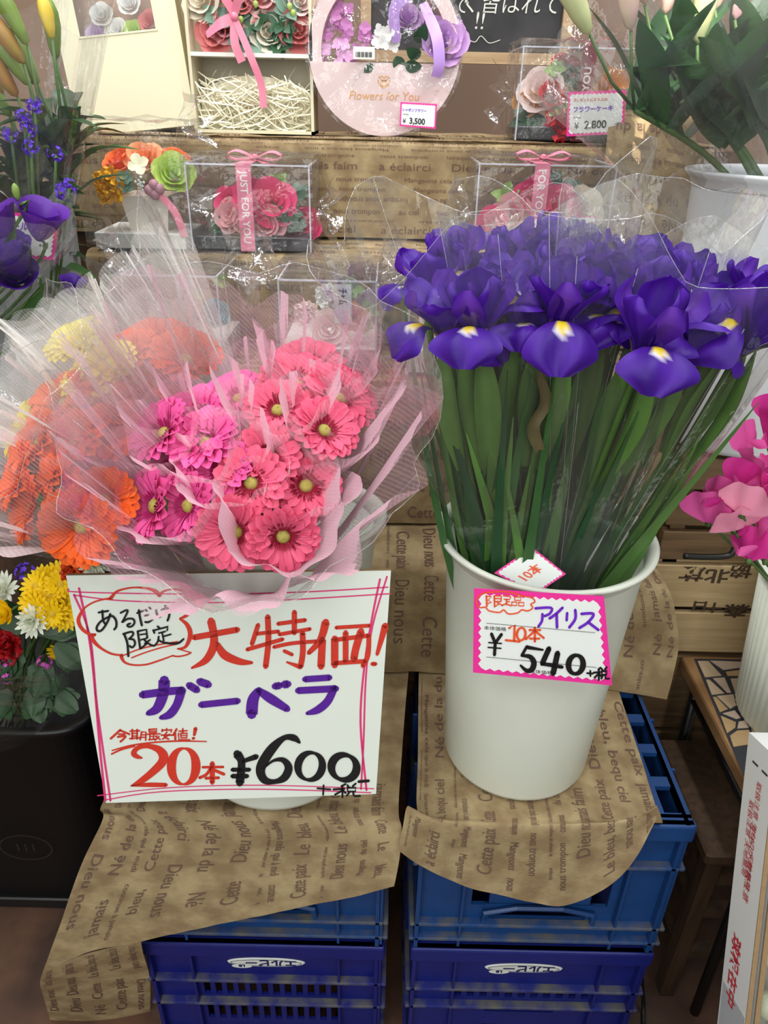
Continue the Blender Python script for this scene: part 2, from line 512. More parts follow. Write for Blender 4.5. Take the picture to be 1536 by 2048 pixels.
# left crate cover: crate top, over the front edge, hanging to a slanting hem
YF = 0.690
bot = [PY(85, 1945, 0.640), PY(180, 1905, 0.648), PY(280, 1883, 0.655), PY(427, 1851, 0.660), PY(587, 1816, 0.660), PY(700, 1795, 0.660), PY(788, 1774, 0.655)]
lip = [PY(205, 1640, 0.668), PY(275, 1652, 0.672), PY(350, 1662, 0.674), PY(470, 1668, 0.675), PY(600, 1668, 0.675), PY(715, 1664, 0.674), PY(803, 1656, 0.672)]
mid1 = [PY(160, 1736, 0.655), PY(245, 1738, 0.662), PY(330, 1738, 0.668), PY(455, 1735, 0.670), PY(590, 1730, 0.670), PY(710, 1722, 0.668), PY(801, 1700, 0.664)]
mid2 = [PY(120, 1850, 0.645), PY(210, 1828, 0.655), PY(300, 1812, 0.660), PY(440, 1795, 0.664), PY(588, 1775, 0.664), PY(704, 1760, 0.663), PY(795, 1740, 0.658)]
xs = [-0.380, -0.350, -0.305, -0.22, -0.12, -0.04, 0.03]
rows = [[(x + 0.02, 1.00, 0.611) for x in xs], [(x + 0.012, 0.90, 0.611) for x in xs], [(x + 0.004, 0.78, 0.612) for x in xs],
        [(x, 0.715, 0.612) for x in xs], [(x, 0.686, 0.613) for x in xs], lip, mid1, mid2, bot]
SA = Sheet(rows, 60, 70, wr=0.0025, ws=16, seed=1)
flap = Sheet([[PY(85, 1945, 0.640), PY(180, 1905, 0.648), PY(282, 1884, 0.655)],
              [PY(80, 1966, 0.645), PY(185, 1930, 0.655), PY(286, 1905, 0.662)],
              [PY(86, 1990, 0.675), PY(195, 1975, 0.685), PY(300, 1960, 0.695)],
              [PY(100, 2040, 0.72), PY(210, 2050, 0.73), PY(300, 2030, 0.745)]], 14, 14, wr=0.001, ws=12)
pA = paper('brown paper printed with French words draped under the big sale sign, one corner curling back', SA, 11, 'col', extra=(flap.vf(),), v0=0.30)
print_words(flap, pA, 5, 'col', off=0.0011, name='printed_words')

# right crate cover
botB = [PY(796, 1700, 0.655), PY(850, 1738, 0.660), PY(930, 1772, 0.664), PY(1020, 1797, 0.665), PY(1120, 1813, 0.665), PY(1200, 1782, 0.665), PY(1262, 1730, 0.667), PY(1312, 1640, 0.676)]
lipB = [PY(815, 1612, 0.668), PY(868, 1640, 0.672), PY(945, 1655, 0.674), PY(1030, 1662, 0.675), PY(1120, 1660, 0.675), PY(1200, 1652, 0.675), PY(1262, 1638, 0.676), PY(1314, 1612, 0.681)]
midB = [(a + b) / 2 + Vector((0, 0.002, 0)) for a, b in zip(botB, lipB)]
xb = [0.055, 0.085, 0.13, 0.19, 0.25, 0.305, 0.35, 0.392]
rowsB = [[(x + 0.012, 1.00, 0.611) for x in xb], [(x + 0.008, 0.90, 0.611) for x in xb], [(x + 0.004, 0.79, 0.612) for x in xb],
         [(x, 0.72, 0.612) for x in xb], [(x, 0.686, 0.613) for x in xb], lipB, midB, botB]
SB = Sheet(rowsB, 60, 60, wr=0.003, ws=14, seed=3)
paper('brown paper printed with French words draped in a round hem under the iris bucket', SB, 23, 'col', v0=0.05)

# step behind the crates: tread and riser, spilling past the right end
ST = [[(-0.36, 1.135, 0.822), (-0.2, 1.135, 0.822), (0.05, 1.135, 0.822), (0.30, 1.135, 0.823), (0.44, 1.135, 0.82)],
      [(-0.36, 1.05, 0.822), (-0.2, 1.05, 0.824), (0.05, 1.05, 0.824), (0.30, 1.05, 0.823), (0.445, 1.05, 0.815)],
      [(-0.36, 1.00, 0.815), (-0.2, 1.005, 0.816), (0.05, 1.003, 0.815), (0.31, 1.00, 0.81), (0.455, 0.995, 0.80)],
      [(-0.36, 0.99, 0.78), (-0.2, 0.992, 0.78), (0.05, 0.992, 0.78), (0.32, 0.985, 0.775), (0.47, 0.975, 0.77)],
      [(-0.36, 0.985, 0.70), (-0.2, 0.988, 0.70), (0.05, 0.985, 0.70), (0.33, 0.975, 0.69), (0.49, 0.96, 0.69)],
      [(-0.36, 0.98, 0.615), (-0.2, 0.98, 0.615), (0.05, 0.98, 0.615), (0.33, 0.955, 0.615), (0.48, 0.935, 0.605)]]
SC = Sheet(ST, 60, 36, wr=0.007, ws=9, seed=5, crease=0.004)
paper('creased brown printed paper over the low step between the two white buckets', SC, 31, 'col', big=0.026)

def step_sheet(label, seed, x0, x1, yb, yf, z, zb, wr=0.004, **kw):
    n = 6
    X = [x0 + (x1 - x0) * i / (n - 1) for i in range(n)]
    R = [[(x, yb, z + 0.002) for x in X], [(x, yf + 0.03, z + 0.002) for x in X], [(x, yf + 0.004, z - 0.002) for x in X],
         [(x, yf - 0.006, z - 0.016) for x in X], [(x, yf - 0.004, (z + zb) / 2) for x in X], [(x, yf, zb) for x in X]]
    S = Sheet(R, 50, 36, wr=wr, ws=11, seed=seed)
    return paper(label, S, seed, 'row', **kw)
step_sheet('brown printed paper on the step carrying the white flower boxes', 41, -0.40, 0.46, 1.295, 1.118, 1.092, 0.83)
step_sheet('brown printed paper on the step carrying the two pink flower cakes', 47, -0.505, 0.50, 1.455, 1.278, 1.242, 1.10)
step_sheet('brown printed paper over the top step beneath the round pink flower basket', 59, -0.625, 0.56, 1.78, 1.438, 1.412, 1.25, big=0.026)
# loose sheet at the right end of the shelf, caught by the sun
R = [[PY(1225, 175, 1.46), PY(1290, 178, 1.45), PY(1345, 190, 1.42), PY(1385, 220, 1.38)],
     [PY(1215, 270, 1.42), PY(1290, 275, 1.41), PY(1350, 285, 1.36), PY(1395, 300, 1.31)],
     [PY(1205, 380, 1.40), PY(1285, 385, 1.39), PY(1350, 390, 1.33), PY(1400, 400, 1.29)],
     [PY(1200, 480, 1.39), PY(1280, 490, 1.37), PY(1350, 500, 1.33), PY(1400, 510, 1.29)]]
paper('brown printed paper flaring out at the shelf end, lit by a bright patch of sun', Sheet(R, 24, 28, wr=0.004, ws=12, seed=9), 67, 'row')

# ================================================================== blue crates (stacked upside down)
def wall_holes(w, h, holes, th):
    """panel in local x (0..w) and z (0..h), thickness along +y, with rectangular openings"""
    xs_ = sorted({0, w, *[a for q in holes for a in (q[0], q[1])]}); zs = sorted({0, h, *[a for q in holes for a in (q[2], q[3])]})
    P = []
    for i in range(len(xs_) - 1):
        run = None
        for j in range(len(zs) - 1):
            cx, cz = (xs_[i] + xs_[i + 1]) / 2, (zs[j] + zs[j + 1]) / 2
            solid = not any(q[0] < cx < q[1] and q[2] < cz < q[3] for q in holes)
            if solid: run = (run[0], zs[j + 1]) if run else (zs[j], zs[j + 1])
            if (not solid or j == len(zs) - 2) and run:
                P.append(box(xs_[i], xs_[i + 1], 0, th, run[0], run[1])); run = None
    return join(*P)
def crate_mat(name, c):
    return mat(name, c, 0.42, var=0.12, scale=30, bump=0.06, bscale=90)
def dust_mat(name, c): return mat(name, c, 0.85, col2=srgb(92, 90, 84), scale=24)
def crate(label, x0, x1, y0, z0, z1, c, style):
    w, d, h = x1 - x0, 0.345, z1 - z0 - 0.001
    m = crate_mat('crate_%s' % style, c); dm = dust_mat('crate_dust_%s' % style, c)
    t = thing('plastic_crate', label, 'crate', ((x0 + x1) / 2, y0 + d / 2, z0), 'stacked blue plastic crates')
    hw, hd, th = w / 2, d / 2, 0.006
    if style.startswith('upper'):
        holes = [(0.085, 0.112, 0.095, 0.175), (w - 0.112, w - 0.085, 0.095, 0.175), (w / 2 - 0.075, w / 2 + 0.075, 0.062, 0.094)]
        ledges = [0.018, 0.055, 0.20]
    elif style == 'lower_squares':
        holes = [(0.075 + k * 0.0215, 0.075 + k * 0.0215 + 0.012, 0.145, 0.163) for k in range(11)] + [(w / 2 - 0.06, w / 2 + 0.06, 0.10, 0.116), (w / 2 - 0.06, w / 2 + 0.06, 0.03, 0.06)]
        ledges = [0.128, 0.18, 0.018]
    else:
        holes = [(0.08 + k * 0.0195, 0.08 + k * 0.0195 + 0.011, 0.135, 0.172) for k in range(12)] + [(0.08 + k * 0.0195, 0.08 + k * 0.0195 + 0.011, 0.06, 0.11) for k in range(12)]
        ledges = [0.122, 0.19, 0.018]
    front = wall_holes(w, h, holes, th)
    part('front_panel', xf(front, Matrix.Translation((-hw, -hd + 0.012, 0))), m, t, False)
    sideholes = [(0.06, 0.09, 0.09, 0.18), (d - 0.09, d - 0.06, 0.09, 0.18)]
    for sx in (-1, 1):
        sp_ = wall_holes(d, h, sideholes, th)
        Mx = Matrix.Translation((sx * (hw - 0.006), -hd, 0)) @ Matrix.Rotation(math.pi / 2, 4, 'Z')
        part('side_panel', xf(sp_, Mx), m, t, False)
    part('back_panel', box(-hw, hw, hd - th, hd, 0, h), m, t, False)
    # top plate: a frame with rectangular openings along its border
    n = 5
    th_holes = [(0.012, 0.036, 0.02 + k * 0.064, 0.066 + k * 0.064) for k in range(n)] + [(w - 0.036, w - 0.012, 0.02 + k * 0.064, 0.066 + k * 0.064) for k in range(n)]
    tp = wall_holes(w, d, th_holes, 0.008)
    part('top_plate', [Vector((p.x - hw, p.z - hd, h - p.y)) for p in tp[0]] and ([Vector((p.x - hw, p.z - hd, h - p.y)) for p in tp[0]], tp[1]), m, t, False)
    for zz in ledges:
        part('ledge', rbox(-hw, hw, -hd, -hd + 0.014, zz, zz + 0.007, 0.0015, 1), dm, t, False)
        for sx in (-1, 1):
            a, b = sorted((sx * hw, sx * (hw + 0.008)))
            part('side_ledge', rbox(a, b, -hd, hd, zz, zz + 0.007, 0.0015, 1), dm, t, False)
    for xx in (-hw + 0.001, -hw + 0.068, hw - 0.072, hw - 0.005):
        part('rib', box(xx, xx + 0.004, -hd + 0.001, -hd + 0.013, 0.004, h - 0.004), m, t, False)
    for sx in (-1, 1):
        for yy in (-hd + 0.10, 0.03):
            a, b = sorted((sx * hw, sx * (hw + 0.007)))
            part('side_rib', box(a, b, yy, yy + 0.004, 0.004, h - 0.004), m, t, False)
    part('rim_band', rbox(-hw - 0.004, hw + 0.004, -hd - 0.003, -hd + 0.012, h - 0.034, h, 0.004, 2), m, t, False)
    if style.startswith('upper'):
        P = [(-0.085, 0.058), (-0.083, 0.084), (-0.035, 0.098), (0.035, 0.098), (0.083, 0.084), (0.085, 0.058)]
        part('handle_lip', tube([(x, -hd + 0.006, z) for x, z in P], 0.0045, 6), m, t, False)
        part('handle_arch', (
            [(x, -hd + 0.011, z) for x, z in [(-0.083, 0.084), (-0.035, 0.098), (0.035, 0.098), (0.083, 0.084), (0.083, 0.10), (-0.083, 0.10)]], [(0, 1, 2, 3, 4, 5)]), m, t, False)
    else:
        cx = -0.005 if style == 'lower_squares' else 0.0
        zc = 0.232
        n = 32
        v = [(cx + 0.062 * math.cos(2 * math.pi * k / n), -hd + 0.0105, zc + 0.0105 * math.sin(2 * math.pi * k / n)) for k in range(n)]
        v += [(cx + 0.064 * math.cos(2 * math.pi * k / n), -hd + 0.012, zc + 0.0125 * math.sin(2 * math.pi * k / n)) for k in range(n)]
        bd = part('badge', (v, [tuple(range(n))] + [(k, (k + 1) % n, n + (k + 1) % n, n + k) for k in range(n)]), mat('badge_white', srgb(222, 224, 220), 0.45), t, False)
        navy = mat('badge_navy', srgb(22, 28, 92), 0.45)
        tv, tf = text2d('エルビー', 0.0215, 0.035, 'CENTER')
        part('badge_lettering', ([(cx + 0.008 - x, -hd + 0.0098, zc + 0.0072 - y * 0.88) for x, y in tv], tf), navy, bd, False)
        ov = [(cx + 0.0585 * math.cos(2 * math.pi * k / n) * s_, -hd + 0.0101, zc + 0.0088 * math.sin(2 * math.pi * k / n) * (s_ if s_ == 1 else 0.9)) for s_ in (1, 0.975) for k in range(n)]
        part('badge_outline', (ov, [(k, (k + 1) % n, n + (k + 1) % n, n + k) for k in range(n)]), navy, bd, False)
        bub = [(cx - 0.04 + 0.017 * math.cos(2 * math.pi * k / 16), -hd + 0.0096, zc - 0.0085 + 0.006 * math.sin(2 * math.pi * k / 16)) for k in range(16)]
        part('badge_mark', (bub, [tuple(range(16))]), mat('badge_white', None), bd, False)
        tv, tf = text2d('LB', 0.010, 0.06, 'CENTER')
        part('badge_initials', ([(cx - 0.04 - x, -hd + 0.0092, zc - 0.0048 - y * 0.85) for x, y in tv], tf), navy, bd, False)
    return t
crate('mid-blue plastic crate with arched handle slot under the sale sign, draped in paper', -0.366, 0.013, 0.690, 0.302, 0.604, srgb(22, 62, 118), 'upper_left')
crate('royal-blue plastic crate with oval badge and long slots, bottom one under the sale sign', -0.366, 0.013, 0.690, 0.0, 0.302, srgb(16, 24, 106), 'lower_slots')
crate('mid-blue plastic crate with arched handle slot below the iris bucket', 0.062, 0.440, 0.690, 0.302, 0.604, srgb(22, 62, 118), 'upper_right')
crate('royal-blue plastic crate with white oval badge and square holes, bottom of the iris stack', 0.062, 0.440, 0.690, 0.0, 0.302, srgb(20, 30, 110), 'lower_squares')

# ================================================================== white buckets
def bucket_profile(rb, rt, h, lip=0.013, th=0.003):
    return [(0.0, 0.0), (rb - 0.010, 0.0), (rb - 0.003, 0.003), (rb, 0.010), (rb + (rt - rb) * 0.5, h * 0.5), (rt, h - 0.022), (rt + lip * 0.5, h - 0.008),
            (rt + lip, h - 0.002), (rt + lip, h + 0.002), (rt + lip * 0.6, h + 0.003), (rt + lip * 0.1, h - 0.002), (rt - th, h - 0.016), (rb + (rt - rb) * 0.5 - th, h * 0.5), (rb - th, 0.012), (0.0, 0.010)]
WATER = mat('bucket_water', srgb(168, 176, 168), 0.08, spec=0.5)
def bucket(label, base, top, rb, rt, h, m=None, water=None, lip=0.013, name='flower_bucket', group='white flower buckets'):
    M = frame(base, Vector(top) - Vector(base))
    t = thing(name, label, 'bucket', M, group)
    pr = bucket_profile(rb, rt, h, lip)
    body = part('body', lathe(pr[:6] + [(rt + 0.001, h - 0.02)] + pr[11:], 72), m or WHITE_PL, t)
    part('rim', lathe(pr[5:12] + [pr[5]], 72), m or WHITE_PL, t)
    if water: part('water', ([(0, 0, water)] + [((rb + (rt - rb) * water / h - 0.004) * math.cos(k * math.pi / 24), (rb + (rt - rb) * water / h - 0.004) * math.sin(k * math.pi / 24), water) for k in range(48)], [(0, 1 + k, 1 + (k + 1) % 48) for k in range(48)]), WATER, t)
    return t, M
LB0, LB1 = Vector((-0.150, 0.778, 0.615)), PZ(558, 1026, 1.005)
bucket('white bucket of pink gerberas behind the big sale sign', LB0, LB1, 0.106, 0.126, 0.40, water=0.26)
RB0, RB1 = Vector((0.206, 0.815, 0.615)), Vector((0.208, 0.818, 0.985))
bucket('tall white bucket holding the purple irises', RB0, RB1, 0.106, 0.126, 0.377, water=0.2)
# ================================================================== hand-lettered sale sign
def crop(ox, oy, s): return lambda x, y: (ox + x / s, oy + y / s)
def T(cr, strokes):
    """strokes traced in a magnified view -> flat marker ribbons in photo units"""
    out = []
    for st in strokes:
        pts, w = st[0], st[1]
        k = cr(1, 0)[0] - cr(0, 0)[0]
        ww = [a * k for a in w] if isinstance(w, (list, tuple)) else w * k
        out.append(stroke2d([cr(*p) for p in pts], ww, smooth=(len(pts) > 2 and not (len(st) > 2))))
    return jn2(*out)
c1, c2, c3, c4, c5, c6 = crop(140, 1160, 5.908), crop(370, 1200, 3.657), crop(260, 1330, 3.491), crop(190, 1430, 5.689), crop(440, 1440, 4.655), crop(930, 1160, 4.955)
Z9 = lambda pts, w: [(pts, w, 1)]
ZEI = [([(1170, 590), (1130, 610)], 18), ([(1055, 640), (1160, 635)], 18), ([(1140, 610), (1140, 715)], 18), ([(1140, 650), (1070, 690)], 18), ([(1145, 650), (1170, 675)], 18),
       ([(1185, 600), (1200, 620)], 18), ([(1265, 585), (1235, 610)], 18), ([(1185, 625), (1265, 625), (1260, 660), (1190, 660), (1185, 625)], 16, 1), ([(1210, 660), (1180, 700)], 18), ([(1240, 660), (1250, 700), (1305, 700)], 18)]
sp0 = Vector((0, 0.645, 0.68)); sdir = Vector((0, 0.045, 0.34)).normalized(); sn = Vector((0, -sdir.z, sdir.y))
def SP(off): return lambda x, y: PP(x, y, sp0, sn) + sn * off
q = [SP(0)(*p) for p in ((132, 1151), (782, 1141), (752, 1588), (212, 1606))]
bc = (q[2] + q[3]) / 2
sg = thing('sale_sign', 'large white cardboard sign hand-lettered in red, purple and black marker on the gerbera bucket', 'sign', (bc.x, bc.y, bc.z))
back = [p - sn * 0.005 for p in q]
part('board', (q + back, [(0, 1, 2, 3), (7, 6, 5, 4), (0, 4, 5, 1), (1, 5, 6, 2), (2, 6, 7, 3), (3, 7, 4, 0)]),
     [mat('sign_card', srgb(226, 232, 224), 0.6, var=0.02, scale=8, bump=0.05, bscale=14), mat('card_edge', srgb(150, 122, 88), 0.85, var=0.1, scale=200)], sg, False, world=True, mi=[0, 1, 1, 1, 1, 1])
border = [[(138, 1178), (160, 1184), (400, 1188), (600, 1184), (776, 1174)], [(148, 1190), (260, 1202), (479, 1204), (781, 1187)],
          [(158, 1176), (182, 1300), (200, 1497), (211, 1601)], [(148, 1189), (180, 1273), (195, 1418), (221, 1601)],
          [(760, 1158), (745, 1231), (729, 1330), (721, 1445), (733, 1580)], [(774, 1153), (745, 1252), (732, 1351), (727, 1486), (722, 1578)],
          [(195, 1591), (339, 1575), (521, 1570), (748, 1577)], [(208, 1600), (323, 1583), (521, 1578), (742, 1585)]]
bw = [2.6, 2.6, 4.6, 4.2, 4.2, 3.6, 2.0, 2.2]
part('pink_border', on_plane(jn2(*[stroke2d(p, w) for p, w in zip(border, bw)]), SP(0.0004)), PINK_INK, sg, False, world=True)
cloud = [([(300, 640), (230, 635), (150, 580), (105, 500), (110, 430), (170, 330), (280, 260), (400, 225), (480, 215)], [24, 32, 40, 44, 40, 22, 20, 20, 26]),
         ([(480, 220), (500, 190), (560, 130), (680, 95), (800, 85), (930, 100), (1010, 130), (1060, 180)], [44, 40, 26, 20, 20, 30, 44, 50]),
         ([(1060, 180), (1100, 135), (1200, 108), (1330, 120), (1430, 180), (1460, 250), (1440, 340), (1370, 420), (1300, 450)], [40, 26, 18, 28, 50, 56, 52, 40, 20]),
         ([(1300, 455), (1380, 520), (1420, 610), (1410, 700), (1360, 790), (1270, 810)], [24, 46, 56, 50, 34, 16]),
         ([(1270, 808), (1430, 855)], 14), ([(1430, 855), (1380, 880), (1280, 900), (1210, 890)], 18), ([(1215, 890), (1050, 950), (900, 995), (750, 1000), (650, 970), (610, 910), (615, 885)], [16, 20, 20, 20, 26, 40, 44]),
         ([(620, 885), (500, 870), (380, 810), (290, 730), (260, 670), (300, 640)], [22, 24, 28, 44, 48, 30]),
         ([(640, 885), (800, 820), (1000, 770), (1270, 725)], 16), ([(730, 915), (900, 850), (1100, 790), (1260, 755)], 16)]
r2 = [([(65, 272), (385, 215)], 44), ([(190, 150), (212, 260), (205, 350), (150, 440), (50, 495)], [58, 56, 60, 50, 16]), ([(235, 320), (290, 400), (400, 448), (490, 456)], [40, 62, 50, 22]),
      ([(535, 180), (490, 320)], 34), ([(525, 245), (685, 228)], 28), ([(605, 120), (610, 300), (590, 485)], 42), ([(455, 360), (715, 285)], 30), ([(680, 172), (880, 145)], 30), ([(800, 85), (800, 240)], 38),
      ([(690, 250), (915, 210)], 28), ([(650, 342), (780, 315), (960, 300)], 28), ([(860, 240), (862, 380), (845, 485)], 42), ([(845, 488), (745, 452)], [36, 14]), ([(725, 370), (785, 398)], 26),
      ([(1030, 160), (990, 290), (905, 385)], [60, 50, 34]), ([(1005, 290), (995, 485)], 54), ([(1105, 200), (1350, 185)], 28), ([(1095, 280), (1095, 475)], 54), ([(1095, 290), (1340, 258)], 32),
      ([(1345, 255), (1338, 400), (1300, 480)], 36), ([(1175, 235), (1175, 450)], 42), ([(1288, 225), (1250, 350), (1235, 430)], 54), ([(1090, 460), (1320, 445)], 32), ([(1465, 185), (1405, 395)], [52, 26]), ([(1368, 465), (1395, 465)], 30)]
r4 = [([(290, 165), (180, 265)], 26), ([(285, 170), (395, 215)], 22), ([(270, 215), (340, 213)], 18), ([(260, 245), (350, 238), (290, 300)], 24),
      ([(400, 180), (510, 175)], 18), ([(425, 160), (425, 270)], 20), ([(480, 160), (480, 270)], 20), ([(395, 265), (510, 255)], 18), ([(425, 205), (480, 205)], 14), ([(425, 235), (480, 235)], 14),
      ([(530, 190), (515, 280)], 18), ([(530, 190), (580, 190), (578, 285)], 18, 1), ([(530, 222), (578, 222)], 14), ([(525, 250), (578, 250)], 14),
      ([(615, 160), (705, 155), (700, 195), (620, 200), (615, 160)], 18, 1), ([(615, 180), (700, 178)], 12), ([(590, 215), (745, 210)], 16), ([(625, 215), (625, 280)], 16), ([(670, 215), (665, 275)], 16), ([(625, 240), (670, 240)], 12), ([(610, 278), (690, 270)], 16), ([(690, 235), (735, 235), (685, 285)], 16, 1), ([(690, 240), (745, 275)], 16),
      ([(815, 150), (815, 170)], 18), ([(765, 160), (765, 185)], 18), ([(765, 170), (880, 165), (865, 190)], 18, 1), ([(755, 225), (880, 225)], 18), ([(820, 190), (790, 240), (840, 272)], 18), ([(850, 215), (770, 270)], 18),
      ([(930, 155), (890, 225)], 24), ([(912, 200), (915, 275)], 24), ([(955, 180), (1050, 175)], 16), ([(1000, 150), (1000, 195)], 18), ([(975, 205), (1050, 205), (1045, 255), (980, 255), (975, 205)], 18, 1), ([(980, 230), (1045, 230)], 12), ([(950, 205), (955, 278), (1080, 280)], 18, 1),
      ([(1145, 150), (1130, 225)], [46, 30]), ([(1112, 262), (1130, 260)], 28), ([(195, 400), (400, 345), (650, 310), (950, 292), (1270, 298)], [14, 18, 18, 18, 12]), ([(190, 440), (300, 390), (450, 350)], 20),
      ([(535, 485), (480, 468), (440, 430), (490, 370), (600, 350), (720, 385), (780, 460), (760, 540), (650, 650), (520, 750), (410, 802)], [20, 50, 62, 52, 50, 80, 108, 100, 84, 66, 14]), ([(410, 802), (600, 790), (810, 792)], [14, 48, 46]),
      ([(1225, 590), (1460, 587)], 28), ([(1335, 545), (1335, 765)], 58), ([(1320, 590), (1270, 670), (1190, 710)], 34), ([(1350, 620), (1470, 670)], 34), ([(1260, 715), (1410, 710)], 32)]
zr = ring2d(1010, 580, 140, 204, 20, 104, 0.03)
part('red_cloud', on_plane(T(c1, cloud), SP(0.0008)), RED_INK, sg, False, world=True)
for nm_, st_ in (('red_headline', T(c2, r2)), ('red_small_line', T(c4, r4[:-7])), ('red_quantity', jn2(T(c4, r4[-7:]), ([c4(*p) for p in zr[0]], zr[1])))):
    part(nm_, on_plane(st_, SP(0.0008)), RED_INK, sg, False, world=True)['kind'] = 'stuff'
pu = [([(85, 205), (280, 180), (370, 176)], 54), ([(240, 105), (232, 200), (190, 300), (125, 335)], [80, 76, 66, 36]), ([(360, 172), (330, 270), (280, 340), (215, 365)], [64, 58, 58, 30]), ([(412, 138), (470, 172)], 52), ([(485, 112), (550, 135)], 54),
      ([(495, 275), (755, 248)], 46), ([(850, 340), (860, 240), (900, 172)], [82, 78, 50]), ([(900, 175), (980, 230), (1100, 305)], [44, 66, 48]), ([(1010, 146), (1048, 140)], 50), ([(1072, 134), (1105, 130)], 54),
      ([(1220, 97), (1395, 85)], 44), ([(1172, 176), (1440, 162)], 48), ([(1425, 158), (1380, 250), (1310, 310), (1235, 335)], [52, 56, 54, 24])]
part('purple_lettering', on_plane(T(c3, pu), SP(0.0010)), PURPLE_INK, sg, False, world=True)
b1 = [([(340, 378), (455, 360)], 24), ([(385, 355), (395, 470), (425, 520)], 24), ([(478, 395), (450, 480), (385, 580), (335, 598), (318, 555), (360, 490), (430, 445), (500, 420), (545, 470), (550, 540), (525, 580)], 26),
      ([(600, 383), (665, 352), (682, 370), (635, 465), (622, 492), (680, 455), (745, 455), (765, 495), (735, 540), (692, 545), (682, 522), (715, 508)], 24),
      ([(795, 385), (870, 358)], 24), ([(815, 350), (830, 440), (852, 532)], 26), ([(885, 418), (930, 405)], 22), ([(890, 490), (930, 492), (978, 460)], 24), ([(895, 345), (912, 362)], 20), ([(938, 318), (956, 336)], 20),
      ([(1020, 350), (1030, 400), (1060, 430), (1074, 420)], 24), ([(1080, 347), (1205, 305)], 22), ([(1125, 300), (1168, 360), (1175, 410), (1155, 475)], 26),
      ([(645, 640), (680, 740), (692, 895)], 26), ([(630, 632), (730, 606), (748, 640), (700, 690)], 24), ([(700, 690), (755, 700), (770, 750), (740, 790), (705, 772)], 24),
      ([(800, 600), (905, 580), (915, 680)], 24, 1), ([(802, 600), (832, 805)], 24), ([(830, 640), (905, 630)], 18), ([(835, 702), (910, 682)], 18), ([(832, 808), (912, 745)], 22), ([(950, 700), (885, 745)], 20), ([(880, 702), (950, 758), (1000, 772)], 22),
      ([(1035, 540), (1060, 562)], 22), ([(985, 585), (1000, 622)], 22), ([(990, 590), (1162, 545), (1150, 590)], 22, 1), ([(1050, 622), (1130, 602)], 20), ([(1090, 612), (1110, 712)], 20), ([(1110, 660), (1195, 635)], 20), ([(1050, 660), (1040, 720), (1000, 772)], 22), ([(1040, 700), (1120, 735), (1270, 742), (1345, 690)], [20, 24, 28, 22])]
b5 = [([(160, 310), (202, 390), (185, 580)], [84, 70, 80]), ([(340, 335), (215, 378)], [52, 36]), ([(115, 457), (275, 457)], 38), ([(115, 517), (255, 517)], 42),
      ([(742, 205), (690, 162), (600, 160), (490, 255), (400, 390), (378, 480), (420, 555), (510, 568), (600, 530), (640, 440), (590, 368), (500, 372), (410, 440)], [24, 62, 50, 86, 92, 84, 70, 44, 72, 74, 50, 26, 18]),
      ([(1290, 568), (1385, 560)], 26), ([(905, 630), (1030, 640)], 16), ([(965, 600), (960, 692)], 16)] + ZEI
z1_, z2_ = ring2d(840, 425, 112, 128, 26, 72, 0.30), ring2d(1155, 435, 118, 116, 34, 78, 0.45)
for nm_, st_ in (('black_cloud_words', T(c1, b1)), ('black_price', jn2(T(c5, b5), ([c5(*p) for p in z1_[0]], z1_[1]), ([c5(*p) for p in z2_[0]], z2_[1])))):
    part(nm_, on_plane(st_, SP(0.0013)), BLACK_INK, sg, False, world=True)['kind'] = 'stuff'

# ================================================================== price cards with a zigzag pink border
CARD_P = mat('card_pink', srgb(244, 52, 160), 0.5)
CARD_W = mat('card_white', srgb(240, 243, 242), 0.5)
def price_card(label, quad, p0, n, nx, ny, zz=0.035, zig=0.03, name='price_card', group=None):
    """quad: TL, TR, BR, BL pixels on the plane the card is taped to"""
    Q = [PP(x, y, p0, n) for x, y in quad]
    b = (Q[2] + Q[3]) / 2
    t = thing(name, label, 'price tag', (b.x, b.y, b.z), group)
    def at(u, v, off=0.0):
        return (Q[0] * (1 - u) + Q[1] * u) * (1 - v) + (Q[3] * (1 - u) + Q[2] * u) * v + n * off
    fr = [at(*c, 0.0) for c in ((0, 0), (1, 0), (1, 1), (0, 1))]
    bk = [p - n * 0.0008 for p in fr]
    part('card', (fr + bk, [(0, 1, 2, 3), (7, 6, 5, 4), (0, 4, 5, 1), (1, 5, 6, 2), (2, 6, 7, 3), (3, 7, 4, 0)]), CARD_P, t, False, world=True)
    asp = (Q[1] - Q[0]).length / (Q[3] - Q[0]).length
    ex, ey = zz, zz * asp
    zx, zy = zig, zig * asp
    pts = []
    for k in range(2 * nx): pts.append((ex + zx + (1 - 2 * ex - 2 * zx) * k / (2 * nx), ey + (0 if k % 2 else zy)))
    for k in range(2 * ny): pts.append((1 - ex - (0 if k % 2 else zx), ey + zy + (1 - 2 * ey - 2 * zy) * k / (2 * ny)))
    for k in range(2 * nx): pts.append((1 - ex - zx - (1 - 2 * ex - 2 * zx) * k / (2 * nx), 1 - ey - (0 if k % 2 else zy)))
    for k in range(2 * ny): pts.append((ex + (0 if k % 2 else zx), 1 - ey - zy - (1 - 2 * ey - 2 * zy) * k / (2 * ny)))
    c = [at(0.5, 0.5, 0.0004)] + [at(u, v, 0.0004) for u, v in pts]
    m_ = len(pts)
    part('white_panel', (c, [(0, 1 + k, 1 + (k + 1) % m_) for k in range(m_)]), CARD_W, t, False, world=True)
    return t, at
def ink(t, vf2, p0, n, m, off, name): part(name, on_plane(vf2, lambda x, y: PP(x, y, p0, n) + n * off), m, t, False, world=True)['kind'] = 'stuff'
